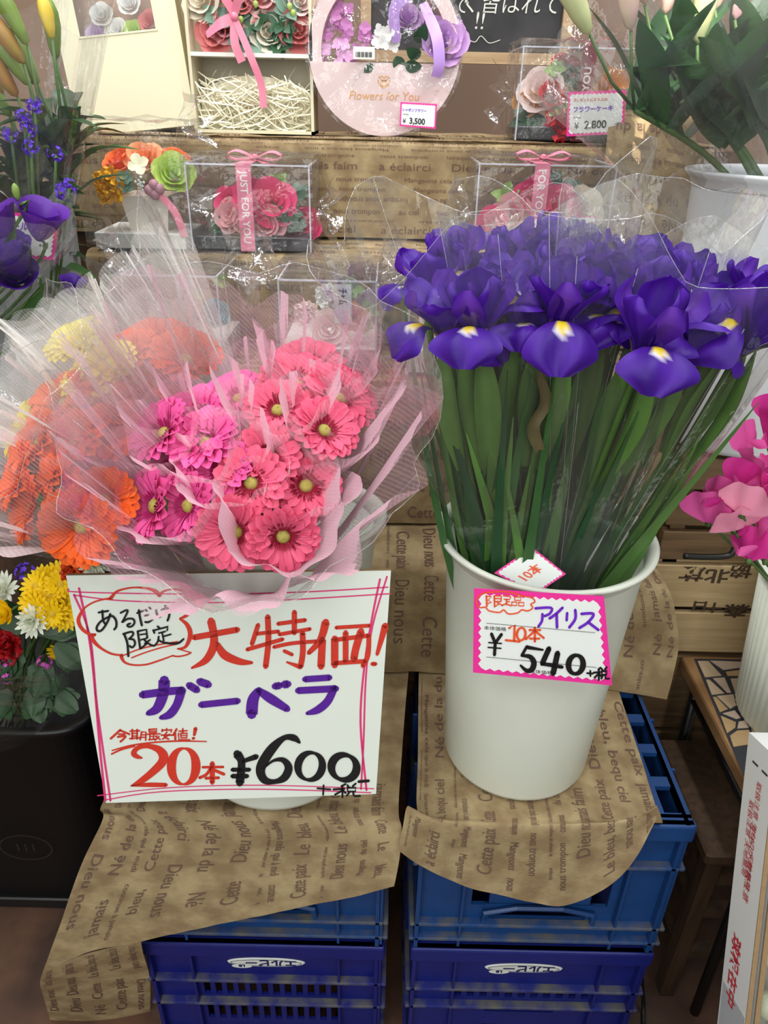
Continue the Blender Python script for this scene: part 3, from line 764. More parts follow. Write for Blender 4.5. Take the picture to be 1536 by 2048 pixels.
def card_text(t, at, body, u, v, size, m, off=0.0008, bold=0.0, name='lettering', shear=0.0, sx=1.0):
    """font lettering on a card; size in fractions of the card height, (u, v) its left baseline"""
    tv, tf = text2d(body, 1.0, bold)
    O = at(0, 0); h = (at(0, 1) - O).length; w = (at(1, 0) - O).length
    part(name, ([at(u + (x * sx + shear * y) * size * h / w, v - y * size, off) for x, y in tv], tf), m, t, False, world=True)
tn = Vector((0.04, -0.97, 0.03)).normalized(); tp0 = Vector((0.205, 0.668, 0.95))
tg, at = price_card('pink zigzag price card reading 540 taped to the iris bucket', ((948, 1177), (1208, 1193), (1224, 1371), (946, 1345)), tp0, tn, 14, 9, 0.035, 0.022)
cl6 = [([(200, 120), (140, 150), (110, 210), (140, 265), (200, 265), (240, 300), (340, 315), (380, 290), (430, 330), (520, 320), (560, 290), (620, 300), (670, 270), (650, 235), (690, 210), (660, 170), (560, 150), (400, 110), (200, 120)], 14),
       ([(210, 150), (215, 255)], 18), ([(210, 155), (260, 160), (225, 195), (260, 215), (225, 228)], 14, 1), ([(290, 150), (360, 155), (355, 205)], 14, 1), ([(288, 150), (292, 260)], 16), ([(290, 178), (355, 180)], 12), ([(290, 208), (355, 207)], 12), ([(315, 215), (372, 248)], 14), ([(292, 258), (330, 235)], 12),
       ([(378, 150), (450, 158), (448, 175)], 14, 1), ([(410, 185), (408, 240)], 14), ([(385, 185), (440, 188)], 12), ([(365, 248), (400, 232), (455, 250)], 14), ([(408, 210), (440, 210)], 12),
       ([(490, 162), (552, 165), (550, 197), (490, 195), (490, 162)], 12, 1), ([(462, 212), (512, 214), (510, 248), (462, 245), (462, 212)], 12, 1), ([(530, 216), (582, 218), (580, 252), (530, 250), (530, 216)], 12, 1),
       ([(435, 472), (490, 440), (485, 600)], 24, 1), ([(400, 590), (540, 605)], 22), ([(635, 490), (745, 490)], 22), ([(690, 465), (690, 605)], 24), ([(685, 500), (600, 582)], 22), ([(700, 505), (780, 570)], 22), ([(640, 575), (735, 575)], 20)]
z6 = ring2d(555, 530, 42, 62, 20, 26, 0.1)
ink(tg, jn2(T(c6, cl6), ([c6(*p) for p in z6[0]], z6[1])), tp0, tn, ORANGE_INK, 0.0012, 'orange_lettering')
ir = [([(695, 275), (850, 270), (840, 325), (785, 352)], 26), ([(765, 330), (760, 400), (725, 455)], 26), ([(965, 268), (900, 330), (835, 375)], 28), ([(905, 330), (910, 465)], 28), ([(1010, 320), (1005, 395)], 26), ([(1090, 290), (1090, 380), (1030, 465)], 28),
      ([(1150, 330), (1270, 330), (1220, 410), (1130, 470)], 28), ([(1215, 410), (1320, 490)], 28)]
ink(tg, T(c6, ir), tp0, tn, VIOLET_INK, 0.0012, 'violet_lettering')
bl6 = [([(260, 525), (297, 618)], 32), ([(360, 530), (297, 618), (290, 735)], 32, 1), ([(232, 612), (360, 622)], 14), ([(225, 660), (355, 670)], 14),
       ([(770, 685), (620, 660)], [20, 38]), ([(612, 648), (560, 742)], [28, 30]), ([(560, 742), (640, 752), (680, 810), (660, 878), (608, 890), (548, 838)], [24, 46, 56, 54, 40, 22]),
       ([(830, 670), (762, 822)], 52), ([(762, 822), (960, 855)], 36), ([(915, 715), (870, 920)], 56), ([(1205, 915), (1265, 920)], 18), ([(1238, 890), (1240, 945)], 18),
       ([(210, 420), (1285, 515)], 4), ([(210, 755), (1300, 860)], 4)]
zei6 = [([(1270 + (x - 1055) * 0.62, 855 + (y - 585) * 1.0) for x, y in s[0]], 20, 1) for s in ZEI]
z60 = ring2d(1095, 830, 72, 92, 34, 58, 0.15)
ink(tg, jn2(T(c6, bl6 + zei6), ([c6(*p) for p in z60[0]], z60[1])), tp0, tn, BLACK_INK, 0.0016, 'black_lettering')
card_text(tg, at, '本体価格', 0.075, 0.455, 0.052, BLACK_INK, 0.0009, name='printed_caption')
card_text(tg, at, '(本体価格', 0.39, 0.93, 0.052, BLACK_INK, 0.0009, name='printed_caption')
# ================================================================== flower shapes
def petal_vf(L=1.0, W=0.13, elev=0.3, curl=0.0, nl=6, cup=0.25, tip=0.75, base=0.35, r0=0.0, nw=1, notch=0.0, wav=0.0, ph=0.0):
    """one petal along +X from radius r0: elev lifts it, curl bends it up (+) or down (-) along its length"""
    v, f = [], []
    x, z, a = r0, 0.0, elev
    cross = 2 * nw + 1
    for i in range(nl + 1):
        s = i / nl
        if s < tip: w = W * (base + (1 - base) * math.sin(s / tip * math.pi / 2))
        else:
            q_ = (s - tip) / (1 - tip); w = W * math.sqrt(max(0.02, 1 - (q_ * 0.97) ** 2))
        for k in range(cross):
            t = (k - nw) / nw
            lift = cup * w * t * t + wav * s * math.sin(t * 5 + ph)
            back = notch * s * s * (1 - abs(t)) * 0
            v.append((x - math.sin(a) * lift - back, t * w, z + math.cos(a) * lift))
        if i < nl:
            a = elev + curl * (i + 0.5) / nl
            x += L / nl * math.cos(a); z += L / nl * math.sin(a)
    for i in range(nl):
        for k in range(cross - 1):
            p = i * cross + k
            f.append((p, p + 1, p + cross + 1, p + cross))
    return v, f
def bloom(rings, seed=0, jit=0.12):
    """rings: dicts for petal_vf plus n, z, rot -> one joined mesh"""
    rnd = random.Random(seed)
    P = []
    for r in rings:
        kw = {k: v for k, v in r.items() if k not in ('n', 'z', 'rot')}
        for k in range(r['n']):
            kk = dict(kw)
            kk['L'] = kw.get('L', 1.0) * rnd.uniform(1 - jit, 1 + jit * 0.4)
            kk['elev'] = kw.get('elev', 0.3) + rnd.uniform(-jit, jit)
            kk['ph'] = rnd.random() * 6
            a = 2 * math.pi * (k + r.get('rot', 0.0) + rnd.uniform(-jit, jit)) / r['n']
            P.append(xf(petal_vf(**kk), Matrix.Translation((0, 0, r.get('z', 0.0))) @ Matrix.Rotation(a, 4, 'Z')))
    return join(*P)
def dome(r, h, n=14, m=5, bump=0.0, seed=0):
    rnd = random.Random(seed)
    def fn(u, v):
        a = 2 * math.pi * u; b = v * math.pi / 2
        k = 1 + bump * (rnd.random() - 0.5)
        return (r * math.cos(b) * math.cos(a) * k, r * math.cos(b) * math.sin(a) * k, h * math.sin(b) * k)
    return grid(fn, n, m, True)
def blade(P, w, fold=0.25, n=12, tipw=0.06, side=None):
    """strap leaf along the points P"""
    Q = curve_pts(P, n); v, f = [], []
    side0 = side
    for i, p in enumerate(Q):
        t = (Q[min(i + 1, n)] - Q[max(i - 1, 0)]).normalized()
        sd = side0 if side0 is not None else Vector((1, 0.25, 0))
        s_ = (sd - t * sd.dot(t)).normalized(); nn = s_.cross(t)
        q_ = i / n
        ww = w * (tipw + (1 - tipw) * min(1.0, (1 - q_) * 2.6)) * (0.75 + 0.25 * min(1, q_ * 4))
        v += [p + s_ * ww + nn * ww * fold, p, p - s_ * ww + nn * ww * fold]
        if i:
            a = 3 * (i - 1)
            f += [(a, a + 1, a + 4, a + 3), (a + 1, a + 2, a + 5, a + 4)]
    return v, f
def leaf_vf(L, W, bend=-0.4, cup=0.2, n=8, elev=0.3, base=0.15, tip=0.4, point=True):
    v, f = [], []
    x, z = 0.0, 0.0
    for i in range(n + 1):
        s = i / n
        w = W * (base * (1 - s) + (math.sin(math.pi * min(1, s ** 0.8)) ** 0.8 if 0 < s < 1 else 0) * 1.0)
        w = max(w, W * 0.02)
        a = elev + bend * s
        for t in (-1, 0, 1): v.append((x - math.sin(a) * cup * w * abs(t), t * w, z + math.cos(a) * cup * w * abs(t)))
        x += L / n * math.cos(a); z += L / n * math.sin(a)
    for i in range(n):
        for k in range(2):
            p = 3 * i + k; f.append((p, p + 1, p + 4, p + 3))
    return v, f

# ------------------------------------------------------------------ gerbera
def petal_mat(name, c, var=0.10, rough=0.5, trans=0.25): return mat(name, c, rough, var=var, scale=60, trans=trans, spec=0.3)
G_PINK = petal_mat('gerbera_pink', srgb(228, 92, 128), trans=.15); G_HOT = petal_mat('gerbera_hot_pink', srgb(232, 92, 162), trans=.15)
G_ORANGE = petal_mat('gerbera_orange', srgb(240, 100, 30)); G_YELLOW = petal_mat('gerbera_yellow', srgb(242, 226, 60))
G_DEEP = petal_mat('gerbera_deep', srgb(150, 26, 56)); G_DEEPH = petal_mat('gerbera_deep_hot', srgb(170, 30, 100)); G_ODEEP = petal_mat('gerbera_orange_deep', srgb(214, 84, 24)); G_YDEEP = petal_mat('gerbera_yellow_deep', srgb(220, 190, 40))
G_EYE = mat('gerbera_eye', srgb(164, 152, 74), 0.8, var=0.2, scale=300)
_gm = {}
def gmesh(key, fn, m):
    if key not in _gm:
        vf_ = fn(); _gm[key] = mesh(key[0], vf_[0], vf_[1], m, True)
    return _gm[key]
def gerbera(label, loc, nrm, dia, mats, foot, group, detail=True, cup=0.55, seed=0):
    rnd = random.Random(seed)
    R = dia / 2
    M = frame(loc, nrm, rnd.random() * 6.28)
    t = thing('gerbera', label, 'flower', M, group)
    pm, dm = mats
    NP = 21
    R *= 1.16
    S = Matrix.Diagonal((R, R, R, 1))
    if detail:
        me = gmesh(('petal', pm.name, round(cup, 1)), lambda: petal_vf(0.78, 0.185, cup, -0.55, 6, 0.55, 0.78, 0.4, 0.20), pm)
        for k in range(NP):
            link('petal', me, t, Matrix.Rotation(2 * math.pi * (k + rnd.uniform(-.12, .12)) / NP, 4, 'Z') @ Matrix.Rotation(-rnd.uniform(-.12, .08), 4, 'Y') @ S)
    else:
        link('outer_petals', gmesh(('outer_petals', pm.name, round(cup, 1)), lambda: bloom([dict(n=NP, L=0.78, W=0.185, elev=cup, curl=-0.55, cup=0.55, tip=0.78, base=0.4, r0=0.20)], 3, 0.06), pm), t, S)
    link('inner_petals', gmesh(('inner_petals', pm.name, round(cup, 1)), lambda: bloom([dict(n=15, L=0.56, W=0.14, elev=cup + 0.2, curl=-0.5, cup=0.55, tip=0.78, base=0.4, r0=0.27, z=0.02)], 4, 0.1), pm), t, S)
    link('ray_florets', gmesh(('ray_florets', dm.name), lambda: bloom([dict(n=32, L=0.26, W=0.036, elev=.75, curl=-0.4, nl=3, r0=0.28, z=0.05), dict(n=28, L=0.22, W=0.03, elev=1.1, curl=-0.4, nl=3, r0=0.20, z=0.06)], 5, 0.2), dm), t, S)
    link('dark_heart', gmesh(('dark_heart', dm.name), lambda: dome(0.36, 0.06, 16, 3), dm), t, S)
    link('disc', gmesh(('disc', G_EYE.name), lambda: dome(0.19, 0.16, 16, 5, 0.12, 2), G_EYE), t, S)
    part('calyx', lathe([(0.012, -0.012), (0.016, -0.004), (0.017, 0.004)], 12, True), STEM, t)
    z = Vector(nrm).normalized()
    P = [Vector(loc) - z * 0.01, Vector(loc) - z * 0.06, (Vector(loc) - z * 0.12) * 0.55 + Vector(foot) * 0.45 + Vector((0, 0, -0.01)), Vector(foot)]
    part('stem', tube(curve_pts(P, 14), 0.0035, 6), STEM, t, world='axes')
    return t
def bfoot(base, rnd, r=0.05, z=0.72): 
    a = rnd.random() * 6.28; q_ = r * math.sqrt(rnd.random())
    return Vector((base.x + q_ * math.cos(a), base.y + 0.01 + q_ * math.sin(a), z))
LBmid = LB0 + (LB1 - LB0) * 0.3
rnd = random.Random(5)
# (px, py, distance y, diameter, facing offset x, z, hot?, cup)
pinks = [(502, 966, .665, .070, -.02, .30, 0, .45), (536, 914, .690, .066, .06, .30, 0, .55), (612, 972, .680, .068, .22, .28, 0, .45), (556, 822, .735, .068, .05, .62, 0, .6),
         (648, 862, .715, .068, .40, .40, 0, .6), (412, 888, .705, .076, -.25, .70, 1, .6), (378, 1012, .660, .070, -.35, .10, 1, .6), (566, 1072, .630, .068, .15, -.30, 0, .6),
         (592, 772, .780, .078, .1, .8, 0, .6), (676, 800, .765, .080, .55, .6, 0, .6), (618, 742, .815, .080, .2, 1.0, 0, .6), (398, 838, .745, .076, -.35, .9, 1, .6), (330, 868, .720, .076, -.7, .6, 1, .6),
         (312, 1012, .665, .078, -.7, .1, 1, .6), (478, 800, .770, .070, -.1, 1.0, 1, .6), (446, 940, .680, .066, -.2, .35, 1, .6), (470, 1062, .635, .074, -.05, -.2, 0, .6), (360, 925, .700, .072, -.6, .45, 1, .6), (612, 890, .715, .062, .25, .4, 0, .6), (500, 862, .73, .064, -.05, .7, 1, .6)]
for i, (x, y, d, dia, nx, nz, hot, cup) in enumerate(pinks):
    p = PY(x, y, d)
    n = Vector((nx, -0.72, 0.42 + nz * 0.8)) if i < 3 else Vector((nx, -0.6, 0.35 + nz))
    lab = ('coral pink gerbera, wide open with green eye, in the pink tulle bouquet' if i in (0, 1, 2) else
           'hot pink gerbera in the pink tulle bouquet, brighter than the coral ones' if hot else 'coral pink gerbera half hidden by netting in the pink tulle bouquet')
    gerbera(lab, p, n, dia, (G_HOT, G_DEEPH) if hot else (G_PINK, G_DEEP), bfoot(LBmid, rnd, .04), 'gerberas wrapped in pink tulle', detail=(i < 12), cup=cup, seed=i)
oranges = [(48, 955, .70, .074, -.9, .35), (80, 890, .73, .074, -.8, .55), (132, 808, .79, .078, -.5, .9), (205, 822, .775, .080, -.1, 1.0), (222, 872, .74, .070, .2, .6), (150, 890, .72, .072, -.3, .6),
           (125, 985, .675, .076, -.45, .15), (70, 1015, .665, .076, -.8, .05), (165, 1050, .640, .080, -.05, -.2), (208, 1000, .66, .064, .35, .1), (105, 945, .70, .070, -.55, .4)]
for i, (x, y, d, dia, nx, nz) in enumerate(oranges):
    gerbera('orange gerbera in the netting bouquet leaning out over the black bucket', PY(x, y, d), Vector((nx, -0.6, 0.35 + nz)), dia, (G_ORANGE, G_ODEEP), bfoot(LBmid, rnd, .04), 'orange gerberas in the leaning bouquet', detail=(i < 7), cup=0.6, seed=30 + i)
borange = [(262, 712, .86, .074, -.3, 1.1), (372, 722, .85, .082, .25, .9), (315, 690, .90, .078, 0, 1.2), (318, 768, .83, .07, 0, .9)]
for i, (x, y, d, dia, nx, nz) in enumerate(borange):
    gerbera('orange gerbera wrapped in white netting behind the pink bouquet', PY(x, y, d), Vector((nx, -0.6, 0.35 + nz)), dia, (G_ORANGE, G_ODEEP), bfoot(LBmid, rnd, .04), 'orange gerberas in white netting', detail=False, cup=0.6, seed=50 + i)
yell = [(158, 692, .87, .074, -.4, 1.0), (218, 735, .83, .070, -.1, .9), (190, 770, .81, .068, -.2, .8), (62, 862, .79, .074, -1.0, .5), (110, 840, .80, .07, -.7, .7)]
for i, (x, y, d, dia, nx, nz) in enumerate(yell):
    gerbera('pale yellow gerbera wrapped in white netting behind the orange ones', PY(x, y, d), Vector((nx, -0.6, 0.35 + nz)), dia, (G_YELLOW, G_YDEEP), bfoot(LBmid, rnd, .04), 'yellow gerberas in white netting', detail=False, cup=0.6, seed=60 + i)

# ------------------------------------------------------------------ iris
IV = srgb(80, 28, 160); IVD = srgb(52, 12, 124); IVL = srgb(110, 60, 178); IY = srgb(250, 216, 40); IWh = srgb(228, 222, 240); IG = srgb(190, 190, 70)
IRIS_M = mat('iris_petal', (1, 1, 1), 0.5, var=0.12, scale=70, vcol=True, trans=0.22, spec=0.3)
def ribbon_petal(path, widths, colfn, nl=20, nw=5, cup=0.2, frill=0.0, ph=0.0):
    """petal in the XZ plane path (r, z), half widths; colfn(s, t) -> colour"""
    P = [Vector((a, 0, b)) for a, b in path]; Wd = [Vector((w, 0, 0)) for w in widths]
    v, f, c = [], [], []
    cr = 2 * nw + 1
    for i in range(nl + 1):
        s = i / nl
        p = catmull(P, s); w = catmull(Wd, s).x
        t_ = (catmull(P, min(1, s + .02)) - catmull(P, max(0, s - .02))).normalized()
        n_ = Vector((-t_.z, 0, t_.x))
        for k in range(cr):
            t = (k - nw) / nw
            v.append(p + Vector((0, t * w, 0)) + n_ * (cup * w * t * t + frill * w * s * s * math.sin(6 * t + ph + 4 * s)))
            c.append(colfn(s, t))
    for i in range(nl):
        for k in range(cr - 1):
            q_ = i * cr + k; f.append((q_, q_ + 1, q_ + cr + 1, q_ + cr))
    return v, f, c
def mixc(a, b, k): k = max(0, min(1, k)); return tuple(a[i] * (1 - k) + b[i] * k for i in range(3))
def fall_col(s, t):
    d = math.hypot((s - 0.40) / 0.20, t / 0.34)
    if d < 0.72: return IY
    if d < 0.95: return mixc(IY, IWh, (d - 0.72) / 0.23)
    if d < 1.15: return mixc(IWh, IV, (d - 0.95) / 0.2)
    if s < 0.3: return mixc(IG, IVD, s / 0.3)
    return mixc(IV, IVD, 0.5 + 0.5 * math.sin(t * 26) * 0.6)
FALLS = []
for k, (dz, fr) in enumerate([(0.0, .12), (-0.012, .2), (0.008, .25)]):
    v, f, c = ribbon_petal([(0.002, -0.012), (0.012, 0.012), (0.026, 0.026), (0.041, 0.026 + dz * .5), (0.053, 0.018 + dz), (0.059, 0.004 + dz)],
                           [0.005, 0.0075, 0.012, 0.027, 0.031, 0.009], fall_col, cup=-0.15, frill=fr, ph=k * 2.1)
    FALLS.append(mesh('fall_petal', v, f, IRIS_M, True, c))
STDS = []
for k in range(2):
    v, f, c = ribbon_petal([(0.003, -0.006), (0.010, 0.020), (0.017, 0.038), (0.020 + k * .008, 0.054), (0.015 + k * .012, 0.062)], [0.004, 0.010, 0.019, 0.017, 0.004],
                           lambda s, t: mixc(IVD, IV, s + .2 * math.sin(t * 20)), cup=0.35, frill=.18, ph=k * 2)
    STDS.append(mesh('standard_petal', v, f, IRIS_M, True, c))
v, f, c = ribbon_petal([(0.002, -0.004), (0.010, 0.018), (0.022, 0.034), (0.030, 0.044), (0.030, 0.056)], [0.005, 0.009, 0.0125, 0.013, 0.005], lambda s, t: mixc(IVL, IV, abs(t)), cup=-0.45, frill=.1)
ARM = mesh('style_arm', v, f, IRIS_M, True, c)
SPATHE_M = mat('iris_spathe', srgb(96, 136, 66), 0.42, var=0.18, scale=40, trans=0.15)
v, f, c = ribbon_petal([(0.004, -0.15), (0.0085, -0.10), (0.0105, -0.06), (0.009, -0.025), (0.010, 0.004)], [0.006, 0.011, 0.0125, 0.009, 0.001], lambda s, t: (1, 1, 1), cup=-0.85, nw=2)
SPATHE = mesh('spathe', v, f, SPATHE_M, True)
IRIS_LEAF = [mat('iris_leaf', srgb(58, 100, 52), 0.42, var=0.25, scale=18, trans=0.15), mat('iris_leaf_pale', srgb(88, 128, 62), 0.42, var=0.22, scale=18, trans=0.15), mat('iris_leaf_deep', srgb(36, 76, 44), 0.42, var=0.25, scale=18, trans=0.12)]
def iris(label, loc, axis, foot, spin, s, seed, nleaf=2, wl=0.0085):
    rnd = random.Random(seed)
    M = frame(loc, axis, spin, s)
    t = thing('iris', label, 'flower', M, 'purple irises in the white bucket')
    for k in range(3):
        Rz = Matrix.Rotation(2 * math.pi * k / 3 + rnd.uniform(-.15, .15), 4, 'Z')
        link('fall_petal', rnd.choice(FALLS), t, Rz @ Matrix.Rotation(rnd.uniform(-.2, .25), 4, 'Y'))
        link('style_arm', ARM, t, Rz @ Matrix.Rotation(rnd.uniform(-.1, .1), 4, 'Y'))
        Rs = Matrix.Rotation(2 * math.pi * (k + .5) / 3 + rnd.uniform(-.2, .2), 4, 'Z')
        link('standard_petal', rnd.choice(STDS), t, Rs @ Matrix.Rotation(rnd.uniform(-.1, .25), 4, 'Y'))
    for k in range(2): link('spathe', SPATHE, t, Matrix.Rotation(math.pi * k + rnd.random(), 4, 'Z'))
    inv = M.inverted()
    ax = Vector(axis).normalized(); loc = Vector(loc); foot = Vector(foot)
    P = [loc - ax * 0.01, loc - ax * 0.10, (loc - ax * 0.12) * 0.5 + foot * 0.5, foot]
    part('stem', tube(curve_pts(P, 12), 0.0042, 7), STEM, t, world='axes')
    for k in range(nleaf):
        top = loc - ax * rnd.uniform(0.02, 0.16) + Vector((rnd.uniform(-.035, .035), rnd.uniform(-.035, .02), 0))
        mid = (loc - ax * 0.2) * 0.5 + foot * 0.5 + Vector((rnd.uniform(-.025, .025), rnd.uniform(-.03, .015), 0))
        ft = foot + Vector((rnd.uniform(-.02, .02), rnd.uniform(-.02, .01), 0))
        part('leaf', blade([ft, mid, top], wl * rnd.uniform(.7, 1.25), n=12), rnd.choice(IRIS_LEAF), t, world='axes')
    return t
RBmid = RB0 + (RB1 - RB0) * 0.35
ir_list = [  # px, py of the flower heart, distance y, spin (a fall towards the viewer at -pi/2), size
    (872, 572, .86, 0.5, 1.0), (910, 540, .90, 1.4, 1.0), (968, 545, .90, 0.2, 1.0), (1040, 535, .92, 2.2, 1.0), (1100, 512, .94, 0.9, 1.0), (1146, 530, .92, 1.9, 1.0),
    (893, 672, .74, -1.9, 1.02), (955, 672, .72, -1.2, 1.05), (1022, 604, .80, -0.4, 1.0), (1056, 664, .74, 0.3, .95), (1115, 660, .72, -1.6, 1.05), (1170, 640, .75, -0.9, 1.0), (1135, 568, .86, 0.6, 1.0),
    (1212, 640, .76, -2.2, 1.05), (1292, 618, .79, 1.1, 1.0), (1300, 704, .695, -2.0, 1.12), (1372, 700, .73, -0.6, 1.05), (1275, 562, .88, -1.3, 1.0), (1345, 575, .86, 0.0, 1.0), (1420, 630, .80, 0.8, 1.0),
    (1506, 690, .72, -1.35, 1.1), (1500, 650, .78, 0.9, 1.05), (1010, 640, .78, 1.8, .95), (1235, 590, .84, 2.4, 1.0)]
rnd = random.Random(9)
for i, (x, y, d, spn, s) in enumerate(ir_list):
    p = PY(x, y - (30 if d < .8 else 8), d)
    foot = bfoot(RBmid, rnd, 0.045, 0.72)
    ax = (p - foot).normalized() + Vector((0, -0.12, 0.25))
    lab = ('large purple iris with yellow-marked falls, foremost of the middle sleeve' if i == 15 else 'large purple iris with yellow-marked falls leaning out over the sweet peas' if i == 20 else
           'purple iris among the tallest blooms at the rear of the bunch, below the flower cake' if d >= .84 else
           'purple iris in the sleeve beside the pink gerbera bouquet' if x < 1090 else 'purple iris in the sleeve leaning towards the sweet peas' if x > 1330 else 'purple iris in the middle sleeve of the bunch')
    iris(lab, p - ax.normalized() * 0.020, ax, foot, spn, s * 1.06, i, 4 if i % 2 else 5, 0.0095)
# thin grassy leaves at the left of the bunch
for i in range(9):
    a = PY(800 + i * 12, 560 + 52 * i % 190 + 40 * (i % 3), .80 + .01 * i)
    ft = Vector((RBmid.x - .05 + .006 * i, RBmid.y - .02, .75))
    t = solo('grass_leaf', blade([ft, (ft + a) / 2 + Vector((-.01, -.02, -.03)), a], 0.0042, n=12), IRIS_LEAF[i % 3], 'thin dark green strap leaf fanning out between the irises and the pink bouquet', 'leaf', 'thin leaves beside the irises')

# ================================================================== wraps
def cone_wrap(neck, r_neck, top, r_top, flat=1.0, folds=9, amp=0.10, jag=0.03, seed=0, nu=90, nv=14, a0=0.0, sweep=2 * math.pi, up=None, curve=1.0, flare=0.0, sharp=False, dip=0.0):
    """pleated cone of film or netting from a neck to an uneven rim"""
    rnd = random.Random(seed)
    neck, top = Vector(neck), Vector(top)
    ax = (top - neck); Lh = ax.length; ax.normalize()
    sx = Vector((1, 0, 0)); sx = (sx - ax * sx.dot(ax)).normalized(); sy = ax.cross(sx)
    ph = [rnd.random() * 6.28 for _ in range(6)]
    closed = sweep > 6.28
    def fn(u, v):
        a = a0 + sweep * u
        w = math.sin(folds * a + ph[0]) if not sharp else (2 / math.pi) * math.asin(math.sin(folds * a + ph[0] + .7 * math.sin(2 * a + ph[1])))
        w = 0.7 * w + 0.3 * math.sin((folds * 2 + 1) * a + ph[2])
        w2 = math.sin(3 * a + ph[3])
        r = r_neck + (r_top - r_neck) * v ** curve
        r *= 1 + amp * v * w + 0.05 * v * w2
        l = v * (1 + jag / Lh * ((2 / math.pi) * (math.asin(math.sin(2 * a + ph[4])) + .55 * math.asin(math.sin(5 * a + ph[5]))) + .25 * math.sin(folds * a + ph[4]))) - flare * v * v * 0.3
        if dip: l *= 1 - dip * v * max(0.0, (sx * math.cos(a) + sy * math.sin(a)).dot(Vector((0.15, -0.8, -0.6))))
        return neck + ax * Lh * l + (sx * math.cos(a) + sy * math.sin(a) * flat) * r
    return grid(fn, nu, nv, closed)
FILM_EDGE_GLINT = film('film_edge', haze=0.22, rough=0.1, refl=2.0, bump=0.0, cap=0.5)  # whitish film for the cut rim and for imitated highlights on folds
def film_lines(vf_, nu, nv, parent, seed, n=5, rim=True, rad=.00045):
    """the cut rim of a film cone, and pale lines along its folds imitating highlights"""
    rnd = random.Random(seed); v = vf_[0]
    inv = None
    for k in range(n):
        i = rnd.randrange(nu); j0 = rnd.randrange(0, nv // 2); j1 = rnd.randrange(nv // 2 + 1, nv + 1)
        part('film_crease', tube([v[j * nu + i] for j in range(j0, j1 + 1)], rad, 4), FILM_EDGE_GLINT, parent, True, world=True)  # thin pale tube added as the bright highlight of a fold
    if rim: part('film_rim', tube([v[nv * nu + i] for i in range(nu)] + [v[nv * nu]], rad * .8, 4, False), FILM_EDGE_GLINT, parent, True, world=True)
TUL_P = tulle('pink_tulle', srgb(248, 206, 222), 0.20)
TUL_O = tulle('pale_tulle', srgb(248, 226, 230), 0.12)
TUL_W = tulle('white_tulle', srgb(246, 244, 242), 0.22)
# pink gerbera bouquet
neck = LB1 + Vector((-0.01, -0.05, -0.06)); topc = PY(497, 905, .70)
ax_ = (topc - neck).normalized()
pw = thing('tulle_wrap', 'pink netting and clear film gathered in pleats around the pink gerbera bouquet', 'bouquet wrap', neck)
part('netting', cone_wrap(neck, 0.030, topc + ax_ * 0.085, 0.172, folds=13, amp=0.12, jag=0.030, seed=1, nu=240, nv=16, curve=0.75, sharp=True, dip=0.42), TUL_P, pw, False, world=True)
cw = cone_wrap(neck + Vector((0, 0, -.01)), 0.034, topc + ax_ * 0.09, 0.185, folds=7, amp=0.08, jag=0.035, seed=2, nu=84, nv=10, curve=0.8, sharp=True, dip=0.3)
film_lines(cw, 84, 10, part('clear_film', cw, FILM, pw, False, world=True), 3, 9)
for k, (x, y, d, rr, ln) in enumerate([(412, 898, .715, .058, .085), (560, 835, .745, .055, .085), (655, 872, .725, .052, .08), (372, 1010, .675, .056, .08), (560, 1050, .655, .055, .075), (470, 960, .685, .050, .07), (330, 900, .74, .06, .085), (620, 770, .80, .062, .09), (450, 820, .785, .058, .09), (610, 985, .690, .045, .07)]):
    c = PY(x, y, d); a_ = (c - neck).normalized() * 0.6 + Vector((0, -0.25, 0.3))
    a_.normalize()
    part('netting_cup', cone_wrap(c - a_ * ln * .75, 0.012, c + a_ * ln * 0.62, rr * 1.12, folds=4, amp=0.14, jag=0.018, seed=20 + k, nu=100, nv=8, curve=0.7, sharp=True), TUL_P, pw, False, world=True)
# orange bouquet leaning left
neck2 = LB1 + Vector((-0.06, -0.03, -0.05)); topc2 = PY(120, 900, .735); ax2 = (topc2 - neck2).normalized()
ow = thing('tulle_wrap', 'pale netting and clear film around the orange gerberas leaning over the black bucket', 'bouquet wrap', neck2)
part('netting', cone_wrap(neck2, 0.025, topc2 + ax2 * 0.06, 0.130, folds=11, amp=0.13, jag=0.028, seed=5, nu=200, nv=14, curve=0.75, sharp=True), TUL_O, ow, False, world=True)
cw = cone_wrap(neck2, 0.03, topc2 + ax2 * 0.075, 0.145, folds=6, amp=0.08, jag=0.03, seed=6, nu=84, nv=10, curve=0.8, sharp=True)
film_lines(cw, 84, 10, part('clear_film', cw, FILM, ow, False, world=True), 3, 9)
for k, (x, y, d, rr, ln) in enumerate([(140, 830, .79, .06, .085), (130, 1010, .67, .055, .08), (205, 900, .74, .05, .08)]):
    c = PY(x, y, d); a_ = ((c - neck2).normalized() * 0.7 + Vector((-.1, -0.25, 0.25))).normalized()
    part('netting_cup', cone_wrap(c - a_ * ln * .75, 0.012, c + a_ * ln * 0.62, rr * 1.12, folds=4, amp=0.14, jag=0.018, seed=40 + k, nu=90, nv=8, curve=0.7, sharp=True), TUL_O, ow, False, world=True)
